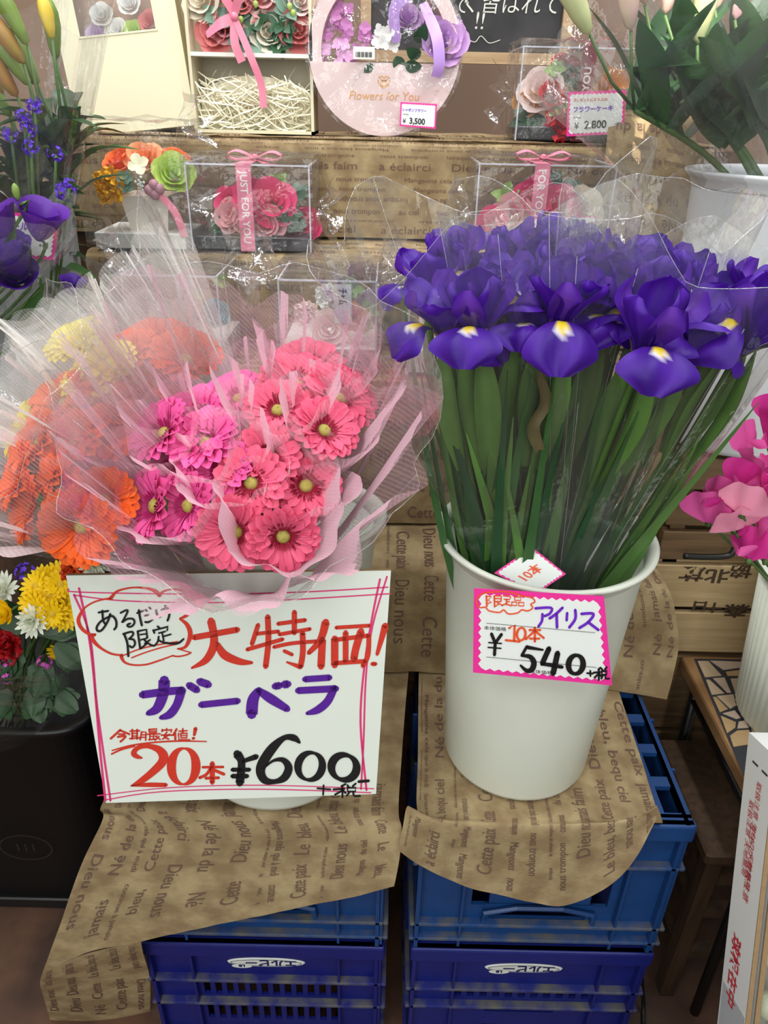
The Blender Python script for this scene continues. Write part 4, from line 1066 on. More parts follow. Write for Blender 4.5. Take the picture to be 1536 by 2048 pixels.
# white-netting bouquet behind
neck3 = LB1 + Vector((-0.03, 0.04, -0.04)); topc3 = PY(235, 745, .85); ax3 = (topc3 - neck3).normalized()
ww_ = thing('tulle_wrap', 'white netting and clear film around the yellow and orange gerberas behind', 'bouquet wrap', neck3)
part('netting', cone_wrap(neck3, 0.025, topc3 + ax3 * 0.085, 0.150, folds=15, amp=0.12, jag=0.022, seed=7, nu=240, nv=14, curve=0.75, sharp=True), TUL_W, ww_, False, world=True)
cw = cone_wrap(neck3, 0.03, topc3 + ax3 * 0.10, 0.165, folds=7, amp=0.09, jag=0.03, seed=8, nu=84, nv=10, curve=0.8, sharp=True)
film_lines(cw, 84, 10, part('clear_film', cw, FILM, ww_, False, world=True), 3, 9)
for k, (x, y, d, rr, ln) in enumerate([(330, 730, .87, .06, .12), (180, 720, .86, .06, .12), (80, 850, .80, .06, .10)]):
    c = PY(x, y, d); a_ = ((c - neck3).normalized() * 0.7 + Vector((0, -0.1, 0.4))).normalized()
    part('netting_cup', cone_wrap(c - a_ * ln * .5, 0.014, c + a_ * ln * 0.6, rr, folds=6, amp=0.16, jag=0.014, seed=50 + k, nu=100, nv=8, curve=0.7, sharp=True), TUL_W, ww_, False, world=True)
# iris sleeves
def sleeve(label, px, py, d, r, seed, nx=0.0, rn=0.055, folds=5, ext=0.0):
    nk = Vector((RB1.x + nx, RB1.y - 0.01, 0.93)); tc = PY(px, py, d)
    t = thing('film_sleeve', label, 'bouquet wrap', nk, 'clear sleeves around the irises')
    cw = cone_wrap(nk, rn, tc, r, flat=0.75, folds=folds, amp=0.07, jag=0.03, seed=seed, nu=70, nv=10, curve=0.95, sharp=True)
    fl_ = part('film', cw, FILM, t, False, world=True)
    film_lines(cw, 70, 10, fl_, seed, 12)
    return t
sleeve('clear film sleeve round the irises on the gerbera side of the bucket', 940, 425, .80, .165, 11, -.02)
sleeve('clear film sleeve round the middle irises in the bucket', 1180, 415, .83, .165, 12, 0.02)
sleeve('clear film sleeve round the irises leaning over the wooden crates', 1410, 470, .80, .150, 13, .04, .05)

# folded card and a dry leaf caught inside the sleeve
fcd, fat = price_card('folded pink-edged card tucked inside the film in the iris bucket', ((988, 1146), (1064, 1094), (1132, 1148), (1072, 1188)), Vector((0.2, 0.715, 0.95)), Vector((0, -0.8, 0.6)).normalized(), 9, 7, .03, .03)
card_text(fcd, fat, '10本', .15, .6, .3, ORANGE_INK, .0009, .02)
solo('dry_leaf', blade([PY(1078, 900, .725), PY(1062, 850, .72), PY(1088, 800, .72), PY(1075, 745, .715)], .007, .8, 12, .5), mat('dry_leaf', srgb(86, 76, 46), .7, var=.2, scale=60), 'brown withered leaf caught among the iris stems', 'leaf')
# ================================================================== soap-flower pieces
def rose_petal(a_span, r0, r1, z0, z1, flare, n=6, m=5, curl=0.12):
    def fn(u, v):
        a = (u - 0.5) * a_span * (0.55 + 0.45 * math.sin(min(1, v * 1.2) * math.pi / 2))
        top = 1 - 0.22 * (2 * u - 1) ** 2
        vv = v * top
        r = r0 + (r1 - r0) * vv ** 0.7 + flare * max(0, vv - 0.65) ** 2 * 3
        return (r * math.cos(a), r * math.sin(a), z0 + (z1 - z0) * vv - curl * max(0, vv - 0.75) ** 2 * 4)
    return grid(fn, n, m)
ROSE_OUT = rose_petal(2.0, 0.30, 0.86, -0.30, 0.42, 0.55)
ROSE_MID = rose_petal(2.1, 0.22, 0.60, -0.20, 0.60, 0.30)
ROSE_IN = join(*[xf(rose_petal(2.6, 0.10, 0.12 + 0.09 * k, -0.1, 0.70 - 0.02 * k, 0.10), Matrix.Rotation(2.1 * k, 4, 'Z')) for k in range(5)])
def rose(parent, loc, nrm, R, m, seed=0, name='rose', simple=False):
    """a rose part: core with its petals as sub-parts; loc in the root's local frame"""
    rnd = random.Random(seed)
    M = frame(loc, nrm, rnd.random() * 6.28, R)
    if simple:
        vf_ = join(ROSE_IN, *[xf(ROSE_OUT, Matrix.Rotation(2 * math.pi * k / 5, 4, 'Z')) for k in range(5)], *[xf(ROSE_MID, Matrix.Rotation(2 * math.pi * (k + .5) / 4, 4, 'Z')) for k in range(4)])
        return link(name, gmesh((name + '_whole', m.name), lambda: vf_, m), parent, M)
    o = link(name, gmesh((name + '_core', m.name), lambda: ROSE_IN, m), parent, M)
    mo = gmesh(('petal_outer', m.name), lambda: ROSE_OUT, m); mi_ = gmesh(('petal_middle', m.name), lambda: ROSE_MID, m)
    for k in range(5): link('petal', mo, o, Matrix.Rotation(2 * math.pi * k / 5 + rnd.uniform(-.15, .15), 4, 'Z') @ Matrix.Rotation(rnd.uniform(-.12, .2), 4, 'Y'))
    for k in range(4): link('petal', mi_, o, Matrix.Rotation(2 * math.pi * (k + .5) / 4 + rnd.uniform(-.15, .15), 4, 'Z'))
    return o
def carnation_vf(seed=0):
    return bloom([dict(n=11, L=1.0, W=0.30, elev=0.15, curl=0.2, nw=3, nl=5, cup=0.1, tip=0.9, wav=.13), dict(n=10, L=0.85, W=0.28, elev=0.6, curl=0.2, nw=3, nl=5, cup=0.1, tip=0.9, wav=.14, rot=.4),
                  dict(n=8, L=0.75, W=0.26, elev=1.0, curl=0.1, nw=3, nl=5, cup=0.1, tip=0.9, wav=.14), dict(n=5, L=0.7, W=0.2, elev=1.35, curl=0.0, nw=3, nl=5, tip=0.9, wav=.13)], seed, .15)
def carnation(parent, loc, nrm, R, m, name='carnation'):
    return link(name, gmesh((name, m.name), carnation_vf, m), parent, frame(loc, nrm, 0.3, R))
FLORET = bloom([dict(n=4, L=1.0, W=0.46, elev=0.3, curl=-0.2, nw=2, nl=4, cup=.15, tip=.6, base=.3)], 1, .05)
def sprig(parent, loc, nrm, L, m, n=6, seed=0, name='leaf_sprig'):
    rnd = random.Random(seed)
    P = []
    for k in range(n):
        a = 2 * math.pi * k / n + rnd.uniform(-.3, .3)
        P.append(xf(leaf_vf(1.0 * rnd.uniform(.7, 1), .28, -.5, elev=rnd.uniform(.2, .9)), Matrix.Rotation(a, 4, 'Z')))
    v, f = join(*P)
    return part(name, (v, f), m, parent, M=frame(loc, nrm, rnd.random(), L))
pm_ = lambda n, c: mat(n, c, 0.55, var=0.06, scale=80, trans=0.12, spec=0.3)
R_PINK = pm_('soap_pink', srgb(240, 178, 184)); R_HOT = pm_('soap_hot_pink', srgb(236, 70, 130)); R_CREAM = pm_('soap_cream', srgb(240, 232, 214)); R_CORAL = pm_('soap_coral', srgb(226, 134, 134)); R_RED = pm_('soap_red', srgb(206, 30, 48))
R_APR = pm_('soap_apricot', srgb(240, 180, 112)); R_LILAC = pm_('soap_lilac', srgb(208, 162, 222)); R_WHITE = pm_('soap_white', srgb(240, 238, 236)); R_LIME = pm_('soap_lime', srgb(196, 222, 110)); R_ORANGE = pm_('soap_orange', srgb(246, 120, 60)); R_SALMON = pm_('soap_salmon', srgb(248, 170, 120))
R_YELLOW = pm_('soap_yellow', srgb(255, 196, 36)); R_AQUA = pm_('soap_aqua', srgb(140, 200, 204)); HYD_P = pm_('hydrangea_pink', srgb(220, 140, 208)); R_PALE = pm_('soap_blush', srgb(244, 222, 218)); R_ROSEWD = pm_('soap_rosewood', srgb(244, 198, 200))
SPR_D = mat('sprig_dark', srgb(44, 84, 56), 0.5, var=0.2, scale=40); SPR_L = mat('sprig_light', srgb(128, 160, 70), 0.5, var=0.15, scale=40); SPR_G = mat('sprig_grey', srgb(116, 150, 132), 0.55, var=0.1, scale=40)
RIB_P = mat('ribbon_pink', srgb(232, 134, 160), 0.35, var=0.05, scale=60); RIB_R = mat('ribbon_burgundy', srgb(128, 22, 40), 0.4); RIB_L = mat('ribbon_lilac', srgb(190, 150, 224), 0.35); PRINT_W = mat('ribbon_print', srgb(246, 236, 236), 0.5)
CREAM = mat('cream_card', srgb(228, 220, 190), 0.55, var=0.02, scale=6); WHITE_C = mat('white_card', srgb(240, 238, 232), 0.5, var=0.02, scale=8); TRAY_B = mat('black_tray', srgb(30, 30, 34), 0.35)

def crumple_box(x0, x1, y0, y1, z0, z1, amp, seed, n=7, zfree=True):
    """loosely folded film over a box: a faceted shell with creases"""
    P = []
    def patch(o, a, b, na, nb, nn):
        def fn(u, v):
            p = Vector(o) + Vector(a) * u + Vector(b) * v
            e = min(1, 6 * min(u, 1 - u)) * min(1, 6 * min(v, 1 - v))
            d = amp * (0.4 + e) * (ntri(p.x + seed, p.y, p.z, 22) + 0.7 * ntri(p.x, p.y + seed, p.z, 47))
            return p + Vector(nn) * d
        return grid(fn, na, nb)
    dx, dy, dz = x1 - x0, y1 - y0, z1 - z0
    P.append(patch((x0, y0, z0), (dx, 0, 0), (0, 0, dz), n, n, (0, -1, 0)))
    P.append(patch((x0, y0, z1), (dx, 0, 0), (0, dy, 0), n, n, (0, 0, 1)))
    P.append(patch((x0, y0, z0), (0, dy, 0), (0, 0, dz), n, n, (-1, 0, 0)))
    P.append(patch((x1, y0, z0), (0, dy, 0), (0, 0, dz), n, n, (1, 0, 0)))
    return join(*P)
def tuft(p, d, L, w, seed, n=9):
    """gathered end of a film wrap: a fan of creased folds"""
    rnd = random.Random(seed)
    d = Vector(d).normalized(); a = d.cross(Vector((0, 1, 0.2))).normalized(); b = d.cross(a)
    ph = rnd.random() * 6
    def fn(u, v):
        t = (u - .5) * 2
        return Vector(p) + d * L * v * (0.8 + 0.25 * math.sin(u * 17 + ph)) + a * t * w * (0.25 + v) + b * (0.35 * w * v * math.sin(u * 22 + ph) + 0.2 * w * math.sin(u * 9 + v * 5))
    return grid(fn, n * 2, 5)
CELLO = film('cellophane', haze=0.03, rough=0.08, refl=1.2, bump=0.5, bscale=45, hazecol=(0.95, 0.93, 1.0), cap=0.4)
CELLO_P = film('cellophane_cool', haze=0.04, rough=0.08, refl=1.2, bump=0.5, bscale=45, hazecol=(0.86, 0.82, 0.98), cap=0.4)
def clear_box(t, w, d, h, m=None, name='clear_box'):
    m = m or ACRYL
    hw = w / 2
    o = part(name, box(-hw, hw, 0, d, 0, h), m, t, False)
    e = 0.0012
    E_ = [box(-hw, hw, -e, e, h - e, h + e), box(-hw - e, -hw + e, -e, e, 0, h), box(hw - e, hw + e, -e, e, 0, h), box(-hw - e, -hw + e, 0, d, h - e, h + e), box(hw - e, hw + e, 0, d, h - e, h + e)]
    for q_ in E_: part('box_edge', q_, mat('clear_edge', srgb(214, 210, 222), 0.2), o, False)
    return o
def bow(t, loc, s, m, name='bow'):
    P = []
    for sg_ in (-1, 1):
        pts = [(0, 0, 0), (sg_ * .6, -.1, .25), (sg_ * 1.0, -.05, .1), (sg_ * .7, .1, -.05), (0, 0, 0)]
        P.append(xf(blade([Vector(p) for p in pts], .16, .05, 14, 1.0, side=Vector((0, 1, .2))), Matrix.Identity(4)))
        P.append(blade([Vector((0, 0, 0)), Vector((sg_ * .5, -.2, -.15)), Vector((sg_ * .9, -.35, -.2))], .13, .05, 8, .9, side=Vector((0, 1, .2))))
    o = part(name, xf(join(*P), Matrix.Translation(Vector(loc)) @ Matrix.Diagonal((s, s, s, 1))), m, t)
    part('knot', xf(dome(.14 * s, .16 * s, 10, 4), Matrix.Translation(Vector(loc) + Vector((0, 0, 0)))), m, o)
    return o
def ribbon_text(t, body, loc, size, m=PRINT_W, down=True, parent=None, bold=0.02):
    """lettering along a ribbon band: reads downward (or upward), on a plane facing -Y"""
    tv, tf = text2d(body, size, bold)
    v = [(loc[0] + (y if down else -y), loc[1], loc[2] + (-x if down else x)) for x, y in tv]
    part('ribbon_lettering', (v, tf), m, parent or t, False)
def span(pl, pr, pb, y):
    a, b = PY(pl, pb, y), PY(pr, pb, y)
    return (a.x + b.x) / 2, b.x - a.x
def zof(px, py, y): return PY(px, py, y).z

# ------------------------------------------------------------------ three flower cakes in clear boxes
def cake(label, pl, pr, pt, pb, y, z, base_m, flowers, sprigs, rib_m, rib_u, text, text_z, wrap_m, seed, text_down=True, dots=False):
    cx, w = span(pl, pr, pb, y)
    h = zof((pl + pr) / 2, pt, y) - z
    d = min(w * 0.85, 0.145)
    t = thing('flower_cake_box', label, 'gift box', (cx, y, z), 'wrapped flower gifts on the shelf')
    part('tray', rbox(-w / 2 + .003, w / 2 - .003, .003, d - .003, .001, .022, .002, 1), base_m, t, False)
    clear_box(t, w, d, h)
    for k, (u, v, dep, r, m, nx, nz) in enumerate(flowers):
        rose(t, ((u - .5) * w, d * dep, v * h), (nx, -0.8, nz), r * w * 1.28, m, seed * 10 + k)
    for k, (u, v, dep, r, m) in enumerate(sprigs):
        sprig(t, ((u - .5) * w, d * dep, v * h), (0, -.8, .5), r * w * 1.3, m, 7, seed + k)
    rb = part('ribbon', join(box((rib_u - .5) * w - .012, (rib_u - .5) * w + .012, -.0022, -.0012, .0, h + .001), box((rib_u - .5) * w - .012, (rib_u - .5) * w + .012, -.0022, d * .9, h + .0012, h + .0022)), rib_m, t, False)
    ribbon_text(t, text, ((rib_u - .5) * w - .0055 if text_down else (rib_u - .5) * w + .006, -.0028, text_z * h), 0.0165, down=text_down, parent=rb)
    bow(t, ((rib_u - .5) * w + .01, d * .4, h + .006), 0.045, rib_m)
    e = .006
    wr = part('cellophane', crumple_box(-w / 2 - e, w / 2 + e, -e, d + e, .002, h + .012, .006, seed * 1.7, 9), wrap_m, t, False)
    part('cellophane_end', tuft((-w / 2 - e, d * .4, h * .5), (-1, -.2, -.1), .04, .05, seed), wrap_m, wr, False)
    part('cellophane_end', tuft((w / 2 + e, d * .4, h * .45), (1, -.2, -.1), .045, .05, seed + 1), wrap_m, wr, False)
    return t, cx, w, h, d
cake('clear box of pink and hot-pink soap roses with pink ribbon beside the carnation pot', 387, 622, 330, 503, 1.286, 1.248, TRAY_B,
     [(.32, .36, .30, .12, R_PINK, -.3, .3), (.47, .58, .35, .12, R_HOT, -.1, .5), (.66, .52, .30, .16, R_HOT, .2, .4), (.60, .28, .22, .13, R_PINK, .1, .2), (.42, .30, .25, .11, R_ROSEWD, 0, .2), (.27, .52, .45, .10, R_HOT, -.3, .5), (.9, .25, .5, .12, R_HOT, .4, .2)],
     [(.80, .40, .3, .12, SPR_D), (.86, .28, .25, .10, SPR_D), (.20, .22, .3, .10, SPR_D), (.7, .75, .5, .09, SPR_L), (.85, .6, .5, .12, SPR_D), (.35, .14, .2, .08, SPR_D)], RIB_P, .47, 'JUST FOR YOU', .93, CELLO_P, 3)
cake('clear box of pink and cream soap roses with pink ribbon behind the irises', 945, 1205, 330, 522, 1.286, 1.248, TRAY_B,
     [(.30, .40, .30, .13, R_PINK, -.3, .3), (.48, .55, .35, .15, R_HOT, -.1, .5), (.66, .50, .30, .14, R_HOT, .2, .4), (.40, .25, .22, .12, R_CREAM, .0, .2), (.84, .50, .35, .13, R_CREAM, .2, .3), (.16, .30, .3, .11, R_HOT, -.3, .2)],
     [(.25, .62, .4, .10, SPR_L), (.6, .76, .5, .10, SPR_D), (.75, .7, .5, .09, SPR_D), (.5, .18, .2, .10, SPR_D), (.7, .2, .2, .10, SPR_D)], RIB_P, .46, 'FOR YOU', .96, CELLO_P, 5)
_, rcx, rw, rh, rd = cake('clear box of red and cream soap flowers with dark red ribbon on the top shelf', 1030, 1262, 95, 280, 1.446, 1.416, TRAY_B,
     [(.22, .52, .35, .15, R_PALE, -.3, .4), (.84, .55, .40, .14, R_APR, .3, .4), (.30, .50, .22, .09, R_RED, .1, .5), (.12, .40, .4, .10, R_APR, -.3, .2), (.42, .80, .5, .10, R_RED, .1, .6)],
     [(.38, .35, .18, .12, SPR_L), (.12, .22, .3, .14, SPR_D), (.48, .70, .4, .13, SPR_D), (.95, .4, .4, .1, SPR_L), (.33, .75, .4, .1, SPR_L)], RIB_R, .545, 'JUST FOR YOU', .02, CELLO, 7, text_down=False)
o = bpy.data.objects
carn = [q_ for q_ in o if q_.name.startswith('flower_cake_box.002')][0]
carnation(carn, (-.08 * rw, rd * .15, rh * .17), (0, -.9, .5), rw * .19, R_RED)

# ------------------------------------------------------------------ pot with carnation
cx, w = span(192, 372, 490, 1.286)
t = thing('flower_pot_gift', 'small white pot of orange, yellow and lime soap flowers on a white base', 'gift box', (cx, 1.286, 1.248), 'wrapped flower gifts on the shelf')
d = .125
part('base', rbox(-w / 2, w / 2, 0, d, 0, .024, .001, 1), WHITE_C, t, False)
Mt = Matrix.Translation((.008, d * .5, .024))
def sq(r, z, n=4): return [(r * sx, r * sy, z) for sx, sy in ((-1, -1), (1, -1), (1, 1), (-1, 1))]
pot = (sq(.031, 0) + sq(.040, .055) + sq(.036, .055) + sq(.034, .045), [(3, 2, 1, 0)] + [(a + 4 * j, (a + 1) % 4 + 4 * j, (a + 1) % 4 + 4 * (j + 1), a + 4 * (j + 1)) for j in range(3) for a in range(4)] + [(12, 13, 14, 15)])
part('pot', xf(pot, Mt), mat('cream_pot', srgb(240, 232, 220), 0.4), t, False)
zc = .024 + .055
carnation(t, (-.045, d * .28, zc + .012), (-.35, -.85, .25), .034, R_YELLOW)
rose(t, (-.035, d * .5, zc + .045), (-.3, -.5, .8), .030, R_ORANGE, 1); rose(t, (.004, d * .5, zc + .050), (0, -.6, .7), .032, R_SALMON, 2)
rose(t, (.055, d * .35, zc + .030), (.3, -.8, .45), .034, R_LIME, 3); rose(t, (.05, d * .6, zc + .048), (.2, -.4, .8), .026, R_ORANGE, 4)
part('floret', xf(FLORET, frame((.004, d * .24, zc + .046), (0, -.85, .5), .4, .019)), mat('floret_cream', srgb(248, 242, 206), 0.5), t)
for k in range(4): part('floret', xf(FLORET, frame((-.022 + .008 * (k % 2), d * .16, zc + .014 + .013 * (k // 2)), (-.1, -.9, .3), k, .011)), SPR_G, t)
for k in range(12):
    a = k * 2.4
    part('berry', xf(lathe([(0, -.0028), (.0024, -.001), (.0024, .001), (0, .0028)], 8), Matrix.Translation((.006 + .010 * math.cos(a) * (k / 12), d * .14, zc + .018 + .012 * math.sin(a) * (k / 12)))), mat('berry_white', srgb(220, 228, 220), 0.4), t)
for k, (x, z) in enumerate([(.022, .010), (.030, .018), (.030, .004), (.038, .012)]):
    part('ribbon_loop', xf(dome(.009, .008, 10, 4), frame((x, d * .10, zc + z), (0, -1, .2))), mat('ribbon_mauve', srgb(186, 134, 150), 0.45), t)
part('ribbon_tail', blade([Vector((.035, d * .1, zc + .006)), Vector((.060, d * .05, zc - .02)), Vector((.072, .0, zc - .05)), Vector((.074, -.002, .02))], .006, .05, 10, 1.0, side=Vector((1, 0, 0))), RIB_P, t)
wr = part('cellophane', crumple_box(-w / 2 - .012, w / 2 + .006, -.008, d + .005, .001, .190, .006, 3.1, 9), CELLO, t, False)
part('cellophane_end', tuft((-w / 2 - .01, .06, .18), (-1, -.3, .35), .05, .045, 31), CELLO, wr, False)
part('cellophane_end', tuft((w / 2, .05, .185), (1, -.3, .2), .05, .04, 32), CELLO, wr, False)
part('cellophane_end', tuft((w / 2 + .004, .03, .07), (1, -.4, 0), .05, .045, 33), CELLO, wr, False)

# ------------------------------------------------------------------ lower row: white bases, clear lids
def low_box(label, pl, pr, pt, seed, flowers, sprigs, extra=None):
    y, z = 1.126, 1.098
    cx, w = span(pl, pr, 640, y)
    h = zof((pl + pr) / 2, pt, y) - z
    d = .15
    t = thing('flower_gift_box', label, 'gift box', (cx, y, z), 'wrapped flower gifts on the shelf')
    part('base', rbox(-w / 2, w / 2, 0, d, 0, .036, .001, 1), WHITE_C, t, False)
    clear_box(t, w, d, h)
    for k, (kind, u, v, dep, r, m) in enumerate(flowers):
        p = ((u - .5) * w, d * dep, v * h)
        if kind == 'r': rose(t, p, ((u - .5) * .8, -.8, .4), r * w, m, seed + k)
        else: carnation(t, p, ((u - .5) * .8, -.8, .5), r * w, m)
    for k, (u, v, dep, r, m) in enumerate(sprigs): sprig(t, ((u - .5) * w, d * dep, v * h), (0, -.7, .6), r * w, m, 6, seed + k)
    tg_ = part('name_tag', box(.01, .036, -.002, -.001, h - .062, h - .004), mat('tag_paper', srgb(226, 226, 224), .5), t, False)
    ribbon_text(t, 'ﾁｬﾑ', (.017, -.0026, h - .010), .016, BLACK_INK, True, tg_)
    wr = part('cellophane', crumple_box(-w / 2 - .008, w / 2 + .008, -.008, d + .006, .002, h + .012, .006, seed * 2.3, 9), CELLO_P, t, False)
    part('cellophane_end', tuft((-w / 2 - .006, .05, h + .004), (-1, -.3, .35), .06, .05, seed), CELLO_P, wr, False)
    part('cellophane_end', tuft((w / 2 + .006, .05, h + .002), (1, -.3, .4), .06, .05, seed + 1), CELLO_P, wr, False)
    return t
low_box('white-based clear box with aqua flower behind the white netting', 255, 440, 552, 61, [('r', .9, .55, .2, .16, R_AQUA), ('r', .5, .5, .4, .16, R_PALE), ('r', .25, .45, .4, .15, R_WHITE)], [(.95, .85, .4, .13, SPR_L), (.7, .7, .4, .1, SPR_L)])
low_box('white-based clear box with white carnations behind the pink bouquet', 560, 752, 562, 71, [('c', .48, .74, .35, .16, R_WHITE), ('c', .25, .55, .30, .16, R_PALE), ('r', .50, .42, .2, .20, R_PALE), ('r', .75, .55, .25, .15, R_APR)], [(.72, .82, .4, .18, SPR_L), (.90, .6, .3, .16, SPR_L), (.88, .45, .2, .14, SPR_L)])
low_box('white-based clear box with blush flowers half hidden by the iris leaves', 818, 1005, 568, 81, [('r', .3, .5, .3, .17, R_PALE), ('r', .6, .6, .35, .17, R_PINK), ('r', .5, .35, .2, .16, R_WHITE)], [(.2, .75, .4, .13, SPR_L), (.8, .5, .3, .13, SPR_D)])

# ------------------------------------------------------------------ cream box with window, leaning
yb = 1.47
c0 = PY(262, 243, yb)
A0, A1 = PY(157, 243, yb), PY(388, 243, yb)
w = A1.x - A0.x; z0 = 1.416; h = 0.30
M = Matrix.Translation(((A0.x + A1.x) / 2, yb, z0)) @ Matrix.Rotation(math.radians(-8), 4, 'X') @ Matrix.Rotation(math.radians(-7), 4, 'Y') @ Matrix.Rotation(math.radians(3), 4, 'Z')
t = thing('window_gift_box', 'cream cardboard box with a clear window and pale bow on the top shelf', 'gift box', M, 'wrapped flower gifts on the shelf')
fh = wall_holes(w, h, [(w * .17, w * .83, h * .49, h * .94)], .004)
part('front', xf(fh, Matrix.Translation((-w / 2, 0, 0))), CREAM, t, False)
wn = part('window_frame', wall_holes(w * .66, h * .45, [(.003, w * .66 - .003, .003, h * .45 - .003)], .002), CREAM, t, False, M=Matrix.Translation((-w / 2 + w * .17, -.0015, h * .49)))
part('window_film', ([(0, .001, 0), (w * .66, .001, 0), (w * .66, .001, h * .45), (0, .001, h * .45)], [(0, 1, 2, 3)]), ACRYL, wn, False)
part('left_side', box(-w / 2, -w / 2 + .004, .004, .075, 0, h), CREAM, t, False)
part('right_side', box(w / 2 - .004, w / 2, .004, .075, 0, h), CREAM, t, False)
part('lid_flange', box(w / 2 - .002, w / 2 + .003, -.003, .012, 0, h), CREAM, t, False)
part('top_side', box(-w / 2, w / 2, .004, .075, h - .004, h), CREAM, t, False); part('bottom_side', box(-w / 2, w / 2, .004, .075, 0, .004), CREAM, t, False)
part('back', box(-w / 2, w / 2, .075, .079, 0, h), mat('box_lining', srgb(196, 160, 140), .7), t, False)
for k, (x, z, m) in enumerate([(-.045, .52, R_LILAC), (-.01, .54, R_WHITE), (.018, .52, R_LIME), (.05, .56, R_CORAL), (-.03, .62, R_WHITE), (.02, .66, R_WHITE)]): rose(t, (x, .04, z * h), (0, -1, .3), .020, m, k, simple=True)
bow(t, (-.05, -.006, h * .945), .045, mat('bow_coral', srgb(244, 160, 150), .5))

# ------------------------------------------------------------------ rose and raffia box
A0, A1 = PY(388, 246, 1.47), PY(628, 246, 1.47)
w = A1.x - A0.x; z0 = 1.416; h = .32; dp = .085
t = thing('rose_gift_box', 'cream open-front box with pink and white soap roses above raffia straw', 'gift box', ((A0.x + A1.x) / 2, 1.47, z0), 'wrapped flower gifts on the shelf')
hw = w / 2
part('left_side', box(-hw, -hw + .005, 0, dp, 0, h), CREAM, t, False); part('right_side', box(hw - .005, hw, 0, dp, 0, h), CREAM, t, False)
part('back', box(-hw, hw, dp, dp + .004, 0, h), mat('box_inner', srgb(206, 198, 178), .7), t, False); part('bottom_side', box(-hw, hw, 0, dp, 0, .005), CREAM, t, False)
zs_ = zof(500, 114, 1.47) - z0
part('divider', box(-hw + .005, hw - .005, 0, dp, zs_, zs_ + .006), WHITE_C, t, False)
STRAW = mat('raffia', srgb(248, 242, 218), .6, var=.06, scale=80)
rnd = random.Random(4)
P = []
for k in range(300):
    x, z = rnd.uniform(-hw + .012, hw - .012), rnd.uniform(.008, zs_ * .72 - .02 * abs(rnd.gauss(0, .6)))
    a = rnd.uniform(0, 6.28); L_ = rnd.uniform(.02, .045); yy = rnd.uniform(.004, .04)
    p0 = Vector((x, yy, z)); dv = Vector((math.cos(a), 0, math.sin(a) * .7)) * L_
    def cl(p): return Vector((max(-hw + .007, min(hw - .007, p.x)), max(.002, p.y), max(.006, min(zs_ - .004, p.z))))
    P.append(blade([cl(p0 - dv), cl(p0 + Vector((rnd.uniform(-.008, .008), rnd.uniform(-.01, .004), rnd.uniform(-.008, .008)))), cl(p0 + dv)], .0013, .05, 6, .9, side=Vector((0.3, .6, .8))))
st = part('raffia_straw', join(*P), STRAW, t, True); st['kind'] = 'stuff'
part('raffia_bed', grid(lambda u, v: (-hw + .008 + (w - .016) * u, .035 + .01 * math.sin(u * 20) * math.sin(v * 17), .006 + zs_ * .72 * v * (1 - .3 * (2 * u - 1) ** 2)), 16, 10), STRAW, t)
fl = [(.08, .62, R_CREAM), (.18, .10, R_CORAL), (.44, .62, R_CORAL), (.62, .72, R_PINK), (.66, .12, R_CREAM), (.92, .15, R_CORAL), (.30, .90, R_PINK), (.82, .90, R_CREAM), (.10, 1.15, R_CORAL), (.5, 1.15, R_PINK), (.28, .25, R_PINK), (.95, .62, R_PALE), (.75, 1.2, R_CORAL)]
H2 = .11
for k, (u, v, m) in enumerate(fl): rose(t, (-hw + .012 + (w - .024) * u, .03, zs_ + .026 + v * H2 * .8), ((u - .5) * .4, -.95, .15), .034, m, 90 + k)
for k, (u, v) in enumerate([(.36, .45), (.55, .35), (.40, .08), (.78, .35), (.85, .55), (.8, .2), (.2, .42), (.55, .9), (.5, .05), (.75, .02)]):
    sprig(t, (-hw + .012 + (w - .024) * u, .02, zs_ + .016 + v * H2 * .85), (0, -.95, .3), .030, SPR_D if k % 2 else SPR_G, 7, k)
for k, (u, v) in enumerate([(.40, .40), (.43, .30), (.90, .40), (.87, .48), (.57, .5), (.3, .5)]):
    part('bud', xf(lathe([(0, -.006), (.005, -.001), (.004, .004), (0, .006)], 10), Matrix.Translation((-hw + .012 + (w - .024) * u, .006, zs_ + .02 + v * H2))), mat('bud_green', srgb(178, 200, 110), .5), t)
rbm = part('ribbon_bow', join(blade([Vector((-.06, -.004, zs_ + .075)), Vector((-.045, -.02, zs_ + .095)), Vector((-.02, -.01, zs_ + .06))], .007, .05, 10, 1, side=Vector((.3, .2, 1))),
                            blade([Vector((-.02, -.01, zs_ + .06)), Vector((.0, -.02, zs_ + .10)), Vector((.02, -.004, zs_ + .13))], .007, .05, 10, 1, side=Vector((1, .2, -.3))),
                            blade([Vector((-.07, -.006, zs_ + .03)), Vector((-.045, -.016, zs_ + .045)), Vector((-.02, -.01, zs_ + .055))], .008, .05, 10, 1, side=Vector((.3, .2, 1))),
                            blade([Vector((-.02, -.01, zs_ + .055)), Vector((-.022, -.014, zs_ + .02)), Vector((-.012, -.012, zs_ - .008))], .007, .05, 10, 1, side=Vector((1, .2, 0))),
                            blade([Vector((-.02, -.011, zs_ + .055)), Vector((.004, -.018, zs_ + .0)), Vector((.018, -.012, zs_ - .04)), Vector((.020, -.012, zs_ - .075))], .006, .05, 12, 1, side=Vector((1, .2, .2)))), RIB_P, t)
part('knot', xf(dome(.007, .006, 10, 4), frame((-.02, -.012, zs_ + .056), (0, -1, 0))), RIB_P, rbm)

